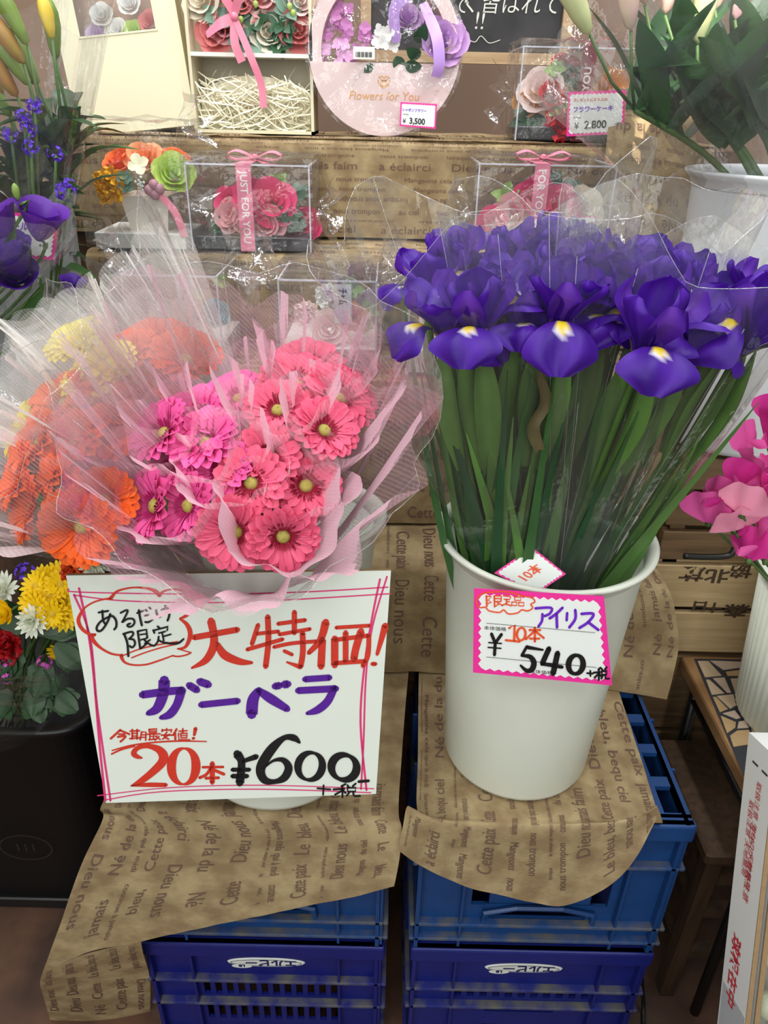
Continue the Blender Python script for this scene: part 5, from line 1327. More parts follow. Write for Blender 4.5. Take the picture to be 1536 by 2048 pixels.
# ------------------------------------------------------------------ round pink basket
yb = 1.47
cc = PY(769, 100, yb); Rr = (PY(922, 100, yb).x - PY(617, 100, yb).x) / 2
zb = 1.416
cc.z = zb + Rr + .001
t = thing('round_flower_basket', 'round pale pink hoop basket of lilac flowers with gold lettering', 'flower basket', (cc.x, yb, zb), 'wrapped flower gifts on the shelf')
PINKC = mat('basket_pink', srgb(232, 206, 206), .5, var=.02, scale=10)
dp = .09
ri = Rr * .83
n = 72
def ringv(r, y): return [(r * math.cos(2 * math.pi * k / n), y, Rr + r * math.sin(2 * math.pi * k / n)) for k in range(n)]
V = ringv(Rr, 0) + ringv(ri, 0) + ringv(ri, dp) + ringv(Rr, dp)
part('hoop', (V, [(j * n + k, j * n + (k + 1) % n, ((j + 1) % 4) * n + (k + 1) % n, ((j + 1) % 4) * n + k) for j in range(4) for k in range(n)]), PINKC, t, False)
zch = zof(769, 126, yb) - zb
a1 = math.asin((zch - Rr) / Rr)
def seg(y):
    K = 40; A = [math.pi - a1 + (math.pi + 2 * a1) * k / K for k in range(K + 1)]
    return [(Rr * .995 * math.cos(a), y, Rr + Rr * .995 * math.sin(a)) for a in A]
s1, s2 = seg(-.002), seg(.003); K = len(s1)
pf = part('front_panel', (s1 + s2, [tuple(range(K)), tuple(reversed(range(K, 2 * K)))] + [(k, (k + 1) % K, K + (k + 1) % K, K + k) for k in range(K)]), PINKC, t, False)
s1, s2 = seg(dp - .003), seg(dp)
part('back_panel', (s1 + s2, [tuple(range(K)), tuple(reversed(range(K, 2 * K)))] + [(k, (k + 1) % K, K + (k + 1) % K, K + k) for k in range(K)]), PINKC, t, False)
GOLD = mat('gold_print', srgb(206, 150, 84), .35, metal=.3)
tv, tf = text2d('Flowers for You', .0185, 0.0, 'CENTER')
part('gold_lettering', ([(x + .18 * y, -.0028, zof(769, 200, yb) - zb + y) for x, y in tv], tf), GOLD, pf, False)
em = jn2(ring2d(0, 0, .0055, .004, .0012, .0016), stroke2d([(-.010, .004), (-.007, -.003), (0, -.007), (.007, -.003), (.010, .004)], .0018), stroke2d([(-.006, .006), (0, .0025), (.006, .006)], .0016), stroke2d([(-.009, .008), (-.003, .010), (0, .007), (.003, .010), (.009, .008)], .0016))
part('gold_emblem', ([(x + .000, -.0028, zof(769, 166, yb) - zb + y) for x, y in em[0]], em[1]), GOLD, pf, False)
rnd = random.Random(8)
ctr = [(-.095, .012), (-.055, .045), (-.10, .04), (-.06, .01), (-.03, .025), (-.075, .065)]
me_p = gmesh(('floret', HYD_P.name), lambda: FLORET, HYD_P); me_w = gmesh(('floret', R_WHITE.name), lambda: FLORET, R_WHITE)
HYD_L = pm_('hydrangea_pale', srgb(236, 178, 226)); me_l = gmesh(('floret', HYD_L.name), lambda: FLORET, HYD_L)
for k in range(46):
    c_ = ctr[k % 6]
    link('floret', me_p if k % 3 else me_l, t, frame((c_[0] + rnd.uniform(-.022, .022), .006 + rnd.uniform(-.008, .03), zch + c_[1] + rnd.uniform(-.018, .018)), (rnd.uniform(-.5, .5), -1, rnd.uniform(-.2, .6)), rnd.random() * 3, .0105))
for k in range(9): link('floret', me_w, t, frame((.002 + rnd.uniform(-.018, .018), -.004 + rnd.uniform(0, .02), zch + .035 + rnd.uniform(-.022, .02)), (rnd.uniform(-.5, .5), -1, rnd.uniform(0, .5)), rnd.random() * 3, .0125))
rose(t, (.100, .006, zch + .030), (.2, -.9, .4), .040, R_LILAC, 2); rose(t, (.038, .03, zch + .062), (0, -.8, .6), .026, R_LILAC, 3)
for k, (x, z, l) in enumerate([(.035, -.002, .030), (.055, .03, .034), (.06, .01, .03), (-.02, -.002, .02), (.02, .01, .03)]): part('leaf', leaf_vf(l, l * .33), SPR_D, t, M=frame((x, -.006, zch + z), (.1, -.8, -.5), k * 1.3, 1))
part('ribbon', join(blade([Vector((.02, .0, zch + .03)), Vector((.015, -.01, zch + .075)), Vector((.035, -.012, zch + .095))], .009, .05, 10, 1, side=Vector((1, 0, .2))),
                    blade([Vector((.062, -.008, zch + .085)), Vector((.085, -.03, zch + .04)), Vector((.092, -.035, zch + .0)), Vector((.088, -.03, zch - .02))], .010, .08, 12, 1, side=Vector((1, .3, .2)))), RIB_L, t)
lb = part('barcode_label', box(-.052, -.016, -.016, -.0152, zch + .004, zch + .022), WHITE_C, t, False)
part('barcode', join(*[box(-.048 + .0022 * k, -.048 + .0022 * k + .0008 + .0005 * (k % 3), -.0166, -.0162, zch + .007, zch + .0145) for k in range(13)]), BLACK_INK, lb, False)
def hoop_wrap():
    def fn(u, v):
        a = 2 * math.pi * u; r = Rr * 1.04 * (1 + .03 * math.sin(9 * a) + .03 * ntri(math.cos(a), math.sin(a), v, 3))
        return (r * math.cos(a), -.012 + (dp + .02) * v, max(.002, Rr + r * math.sin(a)))
    A = grid(fn, 60, 5, True)
    def ff(u, v):
        a = 2 * math.pi * u; r = Rr * 1.04 * v
        return (r * math.cos(a), -.014 - .012 * ntri(r * math.cos(a), 1, r * math.sin(a), 28), max(.002, Rr + r * math.sin(a)))
    return join(A, grid(ff, 40, 12, True))
part('cellophane', hoop_wrap(), CELLO, t, False)

# ------------------------------------------------------------------ price cards on the gifts
n_ = Vector((0, -1, 0))
def gift_card(label, quad, y, lines, nx=12, ny=8):
    tt, at_ = price_card(label, quad, Vector((0, y, 1.4)), n_, nx, ny, .03, .022)
    for body, u, v, size, m, bold in lines: card_text(tt, at_, body, u, v, size, m, .0009, bold, 'lettering')
    return tt
gift_card('pink zigzag price card reading 3,500 on the round pink basket', ((801, 204), (874, 208), (871, 258), (799, 252)), 1.444, [('シャボンフラワー', .05, .36, .145, VIOLET_INK, .025), ('¥', .08, .86, .27, BLACK_INK, .01), ('3,500', .26, .86, .34, BLACK_INK, .03), ('本体価格', .07, .52, .07, BLACK_INK, 0)], 14, 9)
gift_card('pink zigzag price card reading 2,800 on the red flower cake', ((1136, 184), (1251, 180), (1248, 267), (1133, 273)), 1.428, [('プレゼントにオススメ!', .09, .22, .085, RED_INK, .02), ('フラワーケーキ', .09, .45, .145, VIOLET_INK, .03), ('¥', .13, .84, .20, BLACK_INK, .01), ('2.800', .30, .84, .25, BLACK_INK, .03), ('+税', .82, .80, .09, BLACK_INK, 0), ('本体価格', .10, .60, .05, BLACK_INK, 0)])
t3, at3 = price_card('pale price card behind the irises on the pink and cream flower cake', ((1068, 436), (1192, 432), (1190, 505), (1066, 508)), Vector((0, 1.268, 1.3)), n_, 12, 7, .005, .018)
card_text(t3, at3, 'フラワーケーキ', .04, .35, .19, mat('mauve_ink', srgb(150, 70, 130), .5), .0009, .03); card_text(t3, at3, '3,000 +税', .25, .82, .19, BLACK_INK, .0009, .02)
# ================================================================== beyond the shelf: chalkboard
yb = 1.76
WOODL = wood('pale_wood', srgb(168, 138, 104), srgb(196, 168, 132), 5, 0)
xl, xr = PY(742, 60, yb).x, PY(1122, 60, yb).x; zb_ = zof(930, 104, yb)
t = thing('chalkboard', 'black chalkboard with white chalk writing in a pale wood frame behind the round basket', 'chalkboard', ((xl + xr) / 2, yb, zb_))
part('board', box(xl, xr, yb, yb + .008, zb_, zb_ + .42), mat('slate', srgb(38, 38, 42), .75, col2=srgb(58, 56, 58), scale=14), t, False, world=True)
for q_ in (box(xl - .02, xr + .02, yb - .012, yb + .012, zb_ - .02, zb_), box(xl - .02, xr + .02, yb - .012, yb + .012, zb_ + .42, zb_ + .44), box(xl - .02, xl, yb - .012, yb + .012, zb_, zb_ + .42), box(xr, xr + .02, yb - .012, yb + .012, zb_, zb_ + .42)):
    part('frame_rail', q_, WOODL, t, False, world=True)
CHALK = mat('chalk', srgb(216, 214, 206), .9)
for body, px, py, sz in (('するので', 800, 22, .034), ('く皆はれて', 918, 22, .040), ('!!', 946, 58, .042), ('お花に想いを', 800, -40, .036)):
    p = PY(px, py, yb); tv, tf = text2d(body, sz, -.004)
    part('chalk_lettering', ([(p.x + x + .1 * y, yb - .0012, p.z + y) for x, y in tv], tf), CHALK, t, False, world=True)
part('chalk_flourish', on_plane(stroke2d([(935, 78), (950, 84), (962, 72), (978, 86), (1000, 80)], 1.6), lambda x, y: PY(x, y, yb) + Vector((0, -.0012, 0))), CHALK, t, False, world=True)
# back stop that carries the chalkboard
solo('back_board', box(-.62, .62, 1.805, 1.83, 0, 1.39), SHELF_W, 'plain wooden board closing the rear of the stepped shelf', 'board', smooth=False)

# ================================================================== lilies and their buckets
def bud_vf(L, R): return lathe([(0, 0), (R * .45, L * .06), (R * .75, L * .25), (R, L * .55), (R * .85, L * .78), (R * .4, L * .95), (0, L)], 12, wob=lambda a, z: 1 + .10 * math.cos(3 * a))
BUD_G = mat('bud_green_lily', srgb(120, 146, 66), .45, var=.15, scale=30, trans=.1); BUD_O = mat('bud_bronze', srgb(160, 138, 62), .45, col2=srgb(188, 120, 60), scale=24, trans=.1); BUD_Y = mat('bud_yellow', srgb(226, 196, 74), .45, var=.1, trans=.1); BUD_P = mat('bud_pink', srgb(236, 178, 192), .45, col2=srgb(226, 214, 180), scale=18, trans=.15); BUD_W = mat('bud_pale', srgb(216, 222, 168), .45, var=.08, trans=.15)
def lily(label, foot, top, buds, leaves, group, seed, lw=.014, ll=.11, lm=None, s0=.3, lift=.55):
    rnd = random.Random(seed)
    foot, top = Vector(foot), Vector(top)
    t = thing('budded_lily', label, 'flower', foot, group)
    mid = foot.lerp(top, .5) + Vector((rnd.uniform(-.01, .01), -.01, .01))
    Q = curve_pts([foot, mid, top], 12)
    part('stem', tube(Q, .0042, 6), STEM, t, True, world=True)
    for p, d, L_, R_, m in buds:
        Mb = frame(p, d)
        part('bud', xf(bud_vf(L_, R_), Mb), m, t, True, world=True)
        part('bud_stalk', tube([Vector(p), Vector(p) * .5 + top * .5 + Vector((0, 0, -.01)), top], .0022, 5), STEM, t, True, world=True)
    for k in range(leaves):
        s_ = s0 + (.98 - s0) * k / max(1, leaves - 1); p = catmull(Q, s_)
        a = k * 2.4 + rnd.random()
        dv = Vector((math.cos(a), math.sin(a) * .8 - .2, lift + rnd.uniform(-.3, .3))).normalized()
        L_ = ll * rnd.uniform(.75, 1.2)
        part('leaf', blade([p, p + dv * L_ * .5 + Vector((0, 0, .01)), p + dv * L_ + Vector((0, 0, -.018 if lift < .8 else 0))], lw * rnd.uniform(.8, 1.2), .25, 8, .05, side=dv.cross(Vector((0, 0, 1))).normalized()), lm or (LEAF_D if rnd.random() < .7 else LEAF_M), t, True, world=True)
    return t
GREY_PL = mat('grey_plastic', srgb(150, 152, 154), .4, var=.04, scale=12)
GB0 = Vector((-.590, 1.15, .955)); 
DKS = mat('dark_stand', srgb(34, 30, 28), .6)
dt = thing('display_table', 'dark table over the black bucket carrying the grey lily bucket', 'table', (-.68, 1.09, 0))
part('tabletop', rbox(-.95, -.445, .985, 1.29, .925, .952, .003, 1), DKS, dt, False, world=True)
for (x, y) in ((-.93, 1.005), (-.93, 1.27), (-.465, 1.005), (-.465, 1.27)): part('leg', box(x - .012, x + .012, y - .012, y + .012, 0, .9245), DKS, dt, False, world=True)
bucket('grey bucket of unopened lilies beside the cream window box', GB0, GB0 + Vector((0, 0, .4)), .105, .12, .385, GREY_PL, None, .012, 'flower_bucket', 'flower buckets at the back')
fc = GB0 + Vector((0, 0, .1))
lb_ = [[((56, 92), (-.35, -.1, .9), .075, .011, BUD_G), ((48, 128), (-.45, -.2, .9), .06, .011, BUD_O)], [((36, 195), (-.45, -.2, .9), .085, .013, BUD_O), ((60, 172), (-.5, -.1, .9), .075, .012, BUD_G)],
       [((76, 172), (-.3, -.2, .95), .07, .013, BUD_G), ((104, 78), (-.1, 0, 1), .05, .009, BUD_Y)], [((24, 232), (-.5, -.2, .8), .085, .013, BUD_G), ((8, 190), (-.5, -.2, .8), .08, .012, BUD_O)], [((112, 120), (.1, -.1, 1), .07, .011, BUD_G)]]
for k, bs in enumerate(lb_):
    bl = [(PY(p[0], p[1], 1.08 + .02 * k), d, L_, R_, m) for p, d, L_, R_, m in bs]
    top = sum((b[0] for b in bl), Vector()) / len(bl) + Vector((.02, .03, -.09))
    lily('lily stem with tight green and bronze buds in the grey bucket', fc + Vector((.02 * (k - 2) - .03, .02, 0)), top - Vector((.025, 0, 0)), bl, 26, 'budded lilies in the grey bucket', 200 + k, .014, .12)
STAT_V = mat('statice_violet', srgb(92, 50, 190), .6, var=.15, scale=90); STAT_P = mat('statice_pink', srgb(206, 92, 190), .6, var=.15, scale=90)
def tuft_vf(R, n, seed):
    rnd = random.Random(seed); P = []
    for k in range(n):
        d = Vector((rnd.gauss(0, 1), rnd.gauss(0, 1), rnd.gauss(0, 1))).normalized()
        P.append(xf(bloom([dict(n=5, L=.34, W=.12, elev=.5, nl=2, tip=.6)], k, .1), frame(d * .75 + Vector((0, 0, .25)), d)))
    v, f = join(*P)
    return [Vector((p.x * R, p.y * R, p.z * R)) for p in v], f
def statice(label, p, R, m, foot, group, seed):
    p = Vector(p)
    t = thing('statice_sprig', label, 'flower', p, group)
    part('florets', xf(tuft_vf(R, 22, seed), Matrix.Translation(p)), m, t, True, world=True)
    part('stem', tube(curve_pts([p, p.lerp(Vector(foot), .5) + Vector((0, 0, -.01)), Vector(foot)], 8), .002, 5), STEM, t, True, world=True)
for k, (x, y) in enumerate([(48, 238), (58, 262), (22, 272), (62, 300), (112, 312), (138, 378), (125, 388), (70, 215)]):
    statice('violet statice sprig among the lily leaves in the grey bucket', PY(x, y, 1.03), .011, STAT_V, fc + Vector((.03, 0, 0)), 'violet statice by the lilies', k)
lw_ = thing('film_sleeve', 'clear film sleeve round the budded lilies', 'bouquet wrap', fc + Vector((0, 0, .1)))
part('film', cone_wrap(fc + Vector((0, 0, .10)), .06, PY(35, -30, 1.10), .115, folds=5, amp=.08, jag=.03, seed=31, nu=60, nv=10, sharp=True), FILM, lw_, False, world=True)

# purple eustoma and its price card
EUS = mat('eustoma_purple', srgb(98, 44, 158), .5, var=.12, scale=40, trans=.15); EUSD = mat('eustoma_deep', srgb(72, 24, 140), .5, var=.15, scale=40, trans=.15)
def eustoma(label, p, nrm, R, m, foot, seed, bud=False):
    p = Vector(p)
    M = frame(p, nrm, seed, R)
    t = thing('eustoma', label, 'flower', M, 'purple eustoma by the grey bucket')
    if bud: part('bud', bud_vf(2.0, .45), BUD_G, t)
    else:
        me = gmesh(('eustoma_petal', m.name), lambda: rose_petal(2.2, .14, .95, -.7, .75, .35, 8, 6, .1), m); mi2 = gmesh(('eustoma_inner', m.name), lambda: rose_petal(2.2, .1, .6, -.6, .7, .2, 8, 6, .1), m)
        for k in range(5): link('petal', me, t, Matrix.Rotation(2 * math.pi * k / 5, 4, 'Z'))
        for k in range(4): link('inner_petal', mi2, t, Matrix.Rotation(2 * math.pi * (k + .5) / 4, 4, 'Z'))
    ft = Vector(foot)
    z = Vector(nrm).normalized()
    part('stem', tube(curve_pts([p - z * R * .6, p - z * R * 1.8, p.lerp(ft, .6), ft], 10), .0022, 5), STEM, t, world='axes')
    for k in range(2): part('leaf', blade([p.lerp(ft, .25 + .2 * k), p.lerp(ft, .2 + .2 * k) + Vector((.02 * (-1) ** k, -.02, .03)), p.lerp(ft, .15 + .2 * k) + Vector((.03 * (-1) ** k, -.03, .05))], .008, n=6), LEAF_M, t, world='axes')
    return t
ef = Vector((-.60, .99, .955))
bucket('dark slim pot holding the purple eustoma', Vector((-.80, 1.065, .953)), Vector((-.80, 1.065, 1.05)), .06, .066, .12, mat('black_plastic', srgb(20, 20, 22), .4), None, .004, 'flower_pot', 'flower buckets at the back')
ef = Vector((-.795, 1.06, .98))
eustoma('open purple eustoma goblet in front of a price card', PY(82, 448, .955), (.35, -.15, .9), .030, EUS, ef, 1)
eustoma('purple eustoma flower at the rim of the film sleeve, partly outside the view', PY(4, 450, .955), (-.3, -.2, .9), .028, EUS, ef, 2)
eustoma('deep purple ruffled eustoma low in the bunch', PY(30, 522, .94), (-.1, -.5, .8), .030, EUSD, ef, 3)
eustoma('deep purple eustoma lowest in the bunch by the netting', PY(36, 552, .945), (.2, -.6, .5), .026, EUSD, ef, 5)
eustoma('slim green eustoma bud above the purple blooms', PY(36, 402, .95), (0, -.05, 1), .010, EUS, ef, 4, True)
eustoma('small violet eustoma by the brown paper behind the netting', PY(145, 575, .98), (.3, -.2, .9), .016, EUSD, ef, 6)
ec, ea = price_card('pink zigzag price card behind the purple eustoma', ((-40, 424), (118, 428), (108, 520), (-44, 512)), Vector((0, 1.005, 1.3)), Vector((0, -1, .05)).normalized(), 12, 8, .03, .022)
card_text(ec, ea, 'ゴール', .30, .36, .2, VIOLET_INK, .0009, .02); card_text(ec, ea, '540', .42, .74, .22, BLACK_INK, .0009, .02); card_text(ec, ea, '本', .68, .46, .14, RED_INK, .0009, .02); card_text(ec, ea, '+税', .78, .74, .15, BLACK_INK, .0009, .01)
es = thing('film_sleeve', 'clear film sleeve round the purple eustoma', 'bouquet wrap', ef)
part('film', cone_wrap(ef + Vector((.02, -.01, .06)), .05, PY(25, 365, .95), .085, folds=4, amp=.08, jag=.02, seed=33, nu=50, nv=8, sharp=True), FILM, es, False, world=True)

# ================================================================== mixed chrysanthemum bunches in the black bucket
BLK = mat('black_plastic', None)
def sq_bucket(label, cx, cy, hb, ht, h):
    t = thing('square_bucket', label, 'bucket', (cx, cy, 0))
    def ring_(r, z, k=.82):
        return [(r * (abs(math.cos(a)) ** .35) * (1 if math.cos(a) > 0 else -1), r * k * (abs(math.sin(a)) ** .35) * (1 if math.sin(a) > 0 else -1), z) for a in [2 * math.pi * (i + .5) / 40 for i in range(40)]]
    V = []
    for r, z in ((hb, 0), (hb, .03), (hb + .006, .032), (ht, h), (ht + .012, h), (ht + .012, h + .012), (ht - .004, h + .012), (hb - .006, .02)): V += ring_(r, z)
    f = [(j * 40 + k, j * 40 + (k + 1) % 40, (j + 1) * 40 + (k + 1) % 40, (j + 1) * 40 + k) for j in range(7) for k in range(40)] + [tuple(range(40)), tuple(range(280, 320))]
    part('body', (V, f), BLK, t)
    mk = ring2d(0, 0, .05, .035, .003, .003); tv, tf = text2d('111', .03, .0, 'CENTER')
    part('moulded_mark', join(([(x + .02, -ht * .82 - .002 + .0, .2 + y) for x, y in mk[0]], mk[1]), ([(x + .02, -ht * .82 - .002, .19 + y) for x, y in tv], tf)), mat('black_mark', srgb(34, 34, 36), .5), t, False)
    part('foot_rail', rbox(-hb - .012, hb + .012, -hb * .82 - .012, -hb * .82 + .006, .0, .03, .003, 1), BLK, t, False)
    return t
MB = Vector((-.695, 1.075, 0))
sq_bucket('large black plastic bucket of mixed chrysanthemums next to the blue crates', MB.x, MB.y, .16, .18, .50)
M_Y = petal_mat('mum_yellow', srgb(250, 212, 20)); M_YE = mat('mum_eye_yellow', srgb(206, 170, 30), .7, var=.15, scale=300); M_W = petal_mat('mum_white', srgb(238, 240, 226)); M_G = mat('mum_eye_green', srgb(170, 200, 90), .6); C_R = petal_mat('carnation_red', srgb(176, 22, 30), .15); C_O = petal_mat('carnation_orange', srgb(214, 74, 34), .15)
def mum(label, p, nrm, R, kind, foot, group, seed):
    p = Vector(p); M = frame(p, nrm, seed * 1.1, R); t = thing('chrysanthemum', label, 'flower', M, group)
    if kind == 'daisy':
        link('outer_petals', gmesh(('mum_outer', 'y'), lambda: bloom([dict(n=16, L=.80, W=.12, elev=.12, curl=.1, nl=4, r0=.22, tip=.75)], 1, .12), M_Y), t)
        link('inner_petals', gmesh(('mum_inner', 'y'), lambda: bloom([dict(n=14, L=.62, W=.11, elev=.4, curl=.1, nl=4, r0=.18, z=.05, tip=.75)], 2, .12), M_Y), t)
        link('disc', gmesh(('mum_disc', 'y'), lambda: dome(.26, .16, 12, 4, .2, 1), M_YE), t)
    elif kind == 'button':
        link('inner_petals', gmesh(('mum_globe', 'y'), lambda: bloom([dict(n=12, L=1.0, W=.22, elev=.1, curl=1.3, nl=5, tip=.7, cup=.4), dict(n=11, L=.9, W=.2, elev=.6, curl=1.4, nl=5, tip=.7, cup=.4, rot=.5), dict(n=8, L=.75, W=.18, elev=1.0, curl=1.2, nl=5, tip=.7, cup=.4)], 3, .15), M_Y), t)
    else:
        link('outer_petals', gmesh(('mum_spoon_outer', 'w'), lambda: bloom([dict(n=17, L=1.0, W=.11, elev=-.25, curl=.9, nl=5, tip=.8, cup=.6), dict(n=15, L=.85, W=.10, elev=.25, curl=1.0, nl=5, tip=.8, cup=.6, rot=.5)], 4, .12), M_W), t)
        link('inner_petals', gmesh(('mum_spoon_inner', 'w'), lambda: bloom([dict(n=13, L=.65, W=.08, elev=.7, curl=.9, nl=4, tip=.8, cup=.6), dict(n=9, L=.5, W=.07, elev=1.1, curl=.6, nl=4, tip=.8, cup=.6)], 5, .12), M_W), t)
        link('heart', gmesh(('mum_heart', 'g'), lambda: bloom([dict(n=12, L=.40, W=.03, elev=1.1, nl=2, tip=.8)], 6, .15), M_G), t)
    z = Vector(nrm).normalized(); ft = Vector(foot)
    part('stem', tube(curve_pts([p - z * .003, p - z * .04, p.lerp(ft, .6), ft], 8), .0022, 5), STEM, t, world='axes')
rnd = random.Random(12)
def mfoot(): return MB + Vector((rnd.uniform(-.04, .06), rnd.uniform(-.09, .0), .42))
YO = .06
ys = [(72, 1172, .80), (100, 1190, .79), (122, 1168, .80), (64, 1206, .785), (72, 1215, .775), (106, 1228, .77), (130, 1232, .775), (88, 1158, .82), (118, 1148, .83), (120, 1300, .78), (128, 1205, .79)]
for k, (x, y, d) in enumerate(ys):
    mum('bright yellow daisy chrysanthemum in the black bucket', PY(x, y, d + YO), ((x - 90) / 150, -.75, .55 + (1190 - y) / 150), .023 if y != 1300 else .020, 'daisy', mfoot(), 'yellow chrysanthemums in the black bucket', k)
mum('yellow globe chrysanthemum with incurved petals over the red carnation', PY(14, 1226, .77 + YO), (-.2, -.8, .5), .027, 'button', mfoot(), None, 1)
mum('white spoon chrysanthemum with green heart among yellow daisies', PY(66, 1242, .762 + YO), (-.05, -.85, .5), .026, 'spoon', mfoot(), 'white chrysanthemums in the black bucket', 2)
mum('white chrysanthemum showing its side above the sign corner', PY(187, 1126, .77 + YO), (.35, -.5, .2), .024, 'spoon', mfoot(), 'white chrysanthemums in the black bucket', 3)
mum('silvery white chrysanthemum behind the yellow globe bloom', PY(6, 1180, .81 + YO), (-.2, -.7, .6), .030, 'spoon', mfoot(), 'white chrysanthemums in the black bucket', 4)
def carn_flower(label, p, nrm, R, m):
    t = thing('carnation', label, 'flower', frame(p, nrm, 0, 1))
    link('petals', gmesh(('carnation', m.name), carnation_vf, m), t, Matrix.Diagonal((R, R, R, 1)))
    part('calyx', lathe([(.004, -.03), (.008, -.015), (.009, .0)], 10, True), STEM, t)
    part('stem', tube(curve_pts([Vector(p) - Vector(nrm).normalized() * .03, Vector(p).lerp(mfoot(), .6), mfoot()], 6), .002, 5), STEM, t, world='axes')
carn_flower('dark red carnation below the yellow globe chrysanthemum', PY(14, 1292, .775 + YO), (-.1, -.85, .4), .030, C_R)
carn_flower('orange-red carnation tucked behind the top edge of the sale sign', PY(150, 1140, .80 + YO), (0, -.6, .7), .022, C_O)
statice('pink statice sprig beside the dark chrysanthemum leaves', PY(90, 1328, .77 + YO), .012, STAT_P, mfoot(), None, 41)
statice('pink statice sprig under the red carnation', PY(12, 1332, .76 + YO), .011, STAT_P, mfoot(), 'pink statice below the red carnation', 42)
statice('pink statice sprig under the red carnation', PY(14, 1356, .755 + YO), .012, STAT_P, mfoot(), 'pink statice below the red carnation', 43)
statice('violet statice sprig behind the yellow daisies', PY(52, 1150, .83 + YO), .016, STAT_V, mfoot(), None, 44)
def mum_leaf(label, p, nrm, L_, seed):
    vf_ = bloom([dict(n=1, L=1.0, W=.30, elev=.1, nl=6, nw=2, tip=.45, cup=.1, wav=.05)], seed, .02)
    lob = [xf(petal_vf(.55, .16, .1, -.3, 5, .1, .5), Matrix.Translation((.18 + .2 * (k // 2), 0, 0)) @ Matrix.Rotation((.8 if k % 2 else -.8), 4, 'Z')) for k in range(4)]
    v, f = join(vf_, *lob)
    o_ = part('chrysanthemum_leaf', ([Vector(q_) for q_ in v], f), LEAF_D, None, M=frame(p, nrm, seed, L_))
    return tag(o_, label, 'leaf', 'dark leaves under the chrysanthemums')
for k, (x, y, sp_) in enumerate([(88, 1268, .4), (120, 1262, 2.6), (50, 1316, 3.6), (76, 1362, 4.7), (40, 1268, 2.0), (62, 1330, 5.2), (110, 1290, 5.6), (30, 1300, 4.0), (100, 1330, 4.4), (130, 1275, .9), (60, 1380, 5.0), (20, 1380, 4.2), (100, 1380, 5.6)]):
    mum_leaf('lobed dark green leaf hanging below the chrysanthemums', PY(x, y, .77 + YO), (.05, -.85, .45), .052, sp_)
mw = thing('film_sleeve', 'loose clear film round the chrysanthemums in the black bucket', 'bouquet wrap', MB + Vector((0, 0, .5)))
part('film', cone_wrap(MB + Vector((.01, -.06, .515)), .11, PY(60, 1150, .86), .145, folds=4, amp=.06, jag=.02, seed=35, nu=60, nv=10, sharp=False), FILM_TIGHT, mw, True, world=True)

# ================================================================== right side: wooden produce crates, lily bucket
PINE = wood('crate_pine', srgb(176, 148, 108), srgb(204, 178, 136), 5, 0); PINE_D = wood('crate_pine_dark', srgb(96, 74, 50), srgb(128, 100, 70), 5, 0)
def wood_crate(label, z0, h, m, stamps, x0=.475, x1=.88, y0=1.085, y1=1.29, n=3):
    t = thing('wooden_crate', label, 'crate', ((x0 + x1) / 2, (y0 + y1) / 2, z0), 'stacked wooden produce crates')
    g = .012; ph_ = (h - g * (n - 1) - .01) / n
    for k in range(n):
        za = z0 + .005 + k * (ph_ + g)
        part('plank', rbox(x0, x1, y0, y0 + .012, za, za + ph_, .0015, 1), m, t, False, world=True)
        part('plank', rbox(x0, x0 + .012, y0 + .014, y1, za, za + ph_, .0015, 1), m, t, False, world=True)
    for xx in (x0 + .014, x1 - .03): part('corner_post', box(xx, xx + .025, y0 + .013, y0 + .035, z0, z0 + h), m, t, False, world=True)
    part('top_board', box(x0, x1, y0 + .013, y1, z0 + h - .01, z0 + h), m, t, False, world=True)
    part('back_plank', box(x0, x1, y1 - .01, y1, z0, z0 + h - .011), m, t, False, world=True)
    for body, px, py, sz in stamps:
        p = PY(px, py, y0 - .0006); tv, tf = text2d(body, sz * 1.1, .03)
        part('stamp', ([(p.x - x, p.y, p.z - y * .7) for x, y in tv], tf), mat('stamp_ink', srgb(74, 56, 42), .8), t, False, world=True)
    return t
wood_crate('dark old wooden crate at the bottom under the stamped crate', 0.0, .58, PINE_D, [])
wood_crate('pale wooden produce crate with brown stamped characters upside down', .581, .20, PINE, [('北', 1462, 1142, .040), ('放', 1412, 1138, .040), ('協', 1508, 1134, .036), ('日', 1420, 1205, .030), ('十', 1448, 1208, .030), ('森', 1500, 1212, .040)], n=2)
wood_crate('dark slatted wooden crate between the stamped crate and the pink lily bucket', .782, .202, PINE_D, [])
solo('wire_handle', tube(curve_pts([PY(1368, 1112, 1.05), PY(1410, 1114, 1.05), PY(1452, 1112, 1.05), PY(1466, 1104, 1.05), PY(1474, 1085, 1.055)], 20), .0055, 8), mat('black_wire', srgb(24, 24, 24), .4), 'thick black wire bent over the stamped wooden crate', 'wire')
UB0 = Vector((.580, 1.185, .986))
bucket('white bucket of pink lilies standing on the wooden crates', UB0, UB0 + Vector((0, 0, .4)), .118, .132, .405, mat('cool_white_plastic', srgb(222, 224, 230), .35, var=.02, scale=10), None, .014, 'flower_bucket', 'white flower buckets')
uf = UB0 + Vector((0, 0, .36))
pl = [[((1262, 62), (-.25, -.1, 1), .10, .015, BUD_P), ((1180, 70), (-.55, -.1, .8), .11, .016, BUD_W)], [((1330, 30), (0, -.1, 1), .10, .015, BUD_P), ((1395, 90), (-.1, -.2, 1), .12, .017, BUD_W)], [((1290, 10), (-.2, 0, 1), .09, .014, BUD_P)], [((1470, 40), (.1, 0, 1), .10, .015, BUD_P)], [((1430, 20), (.1, -.1, 1), .1, .015, BUD_P)]]
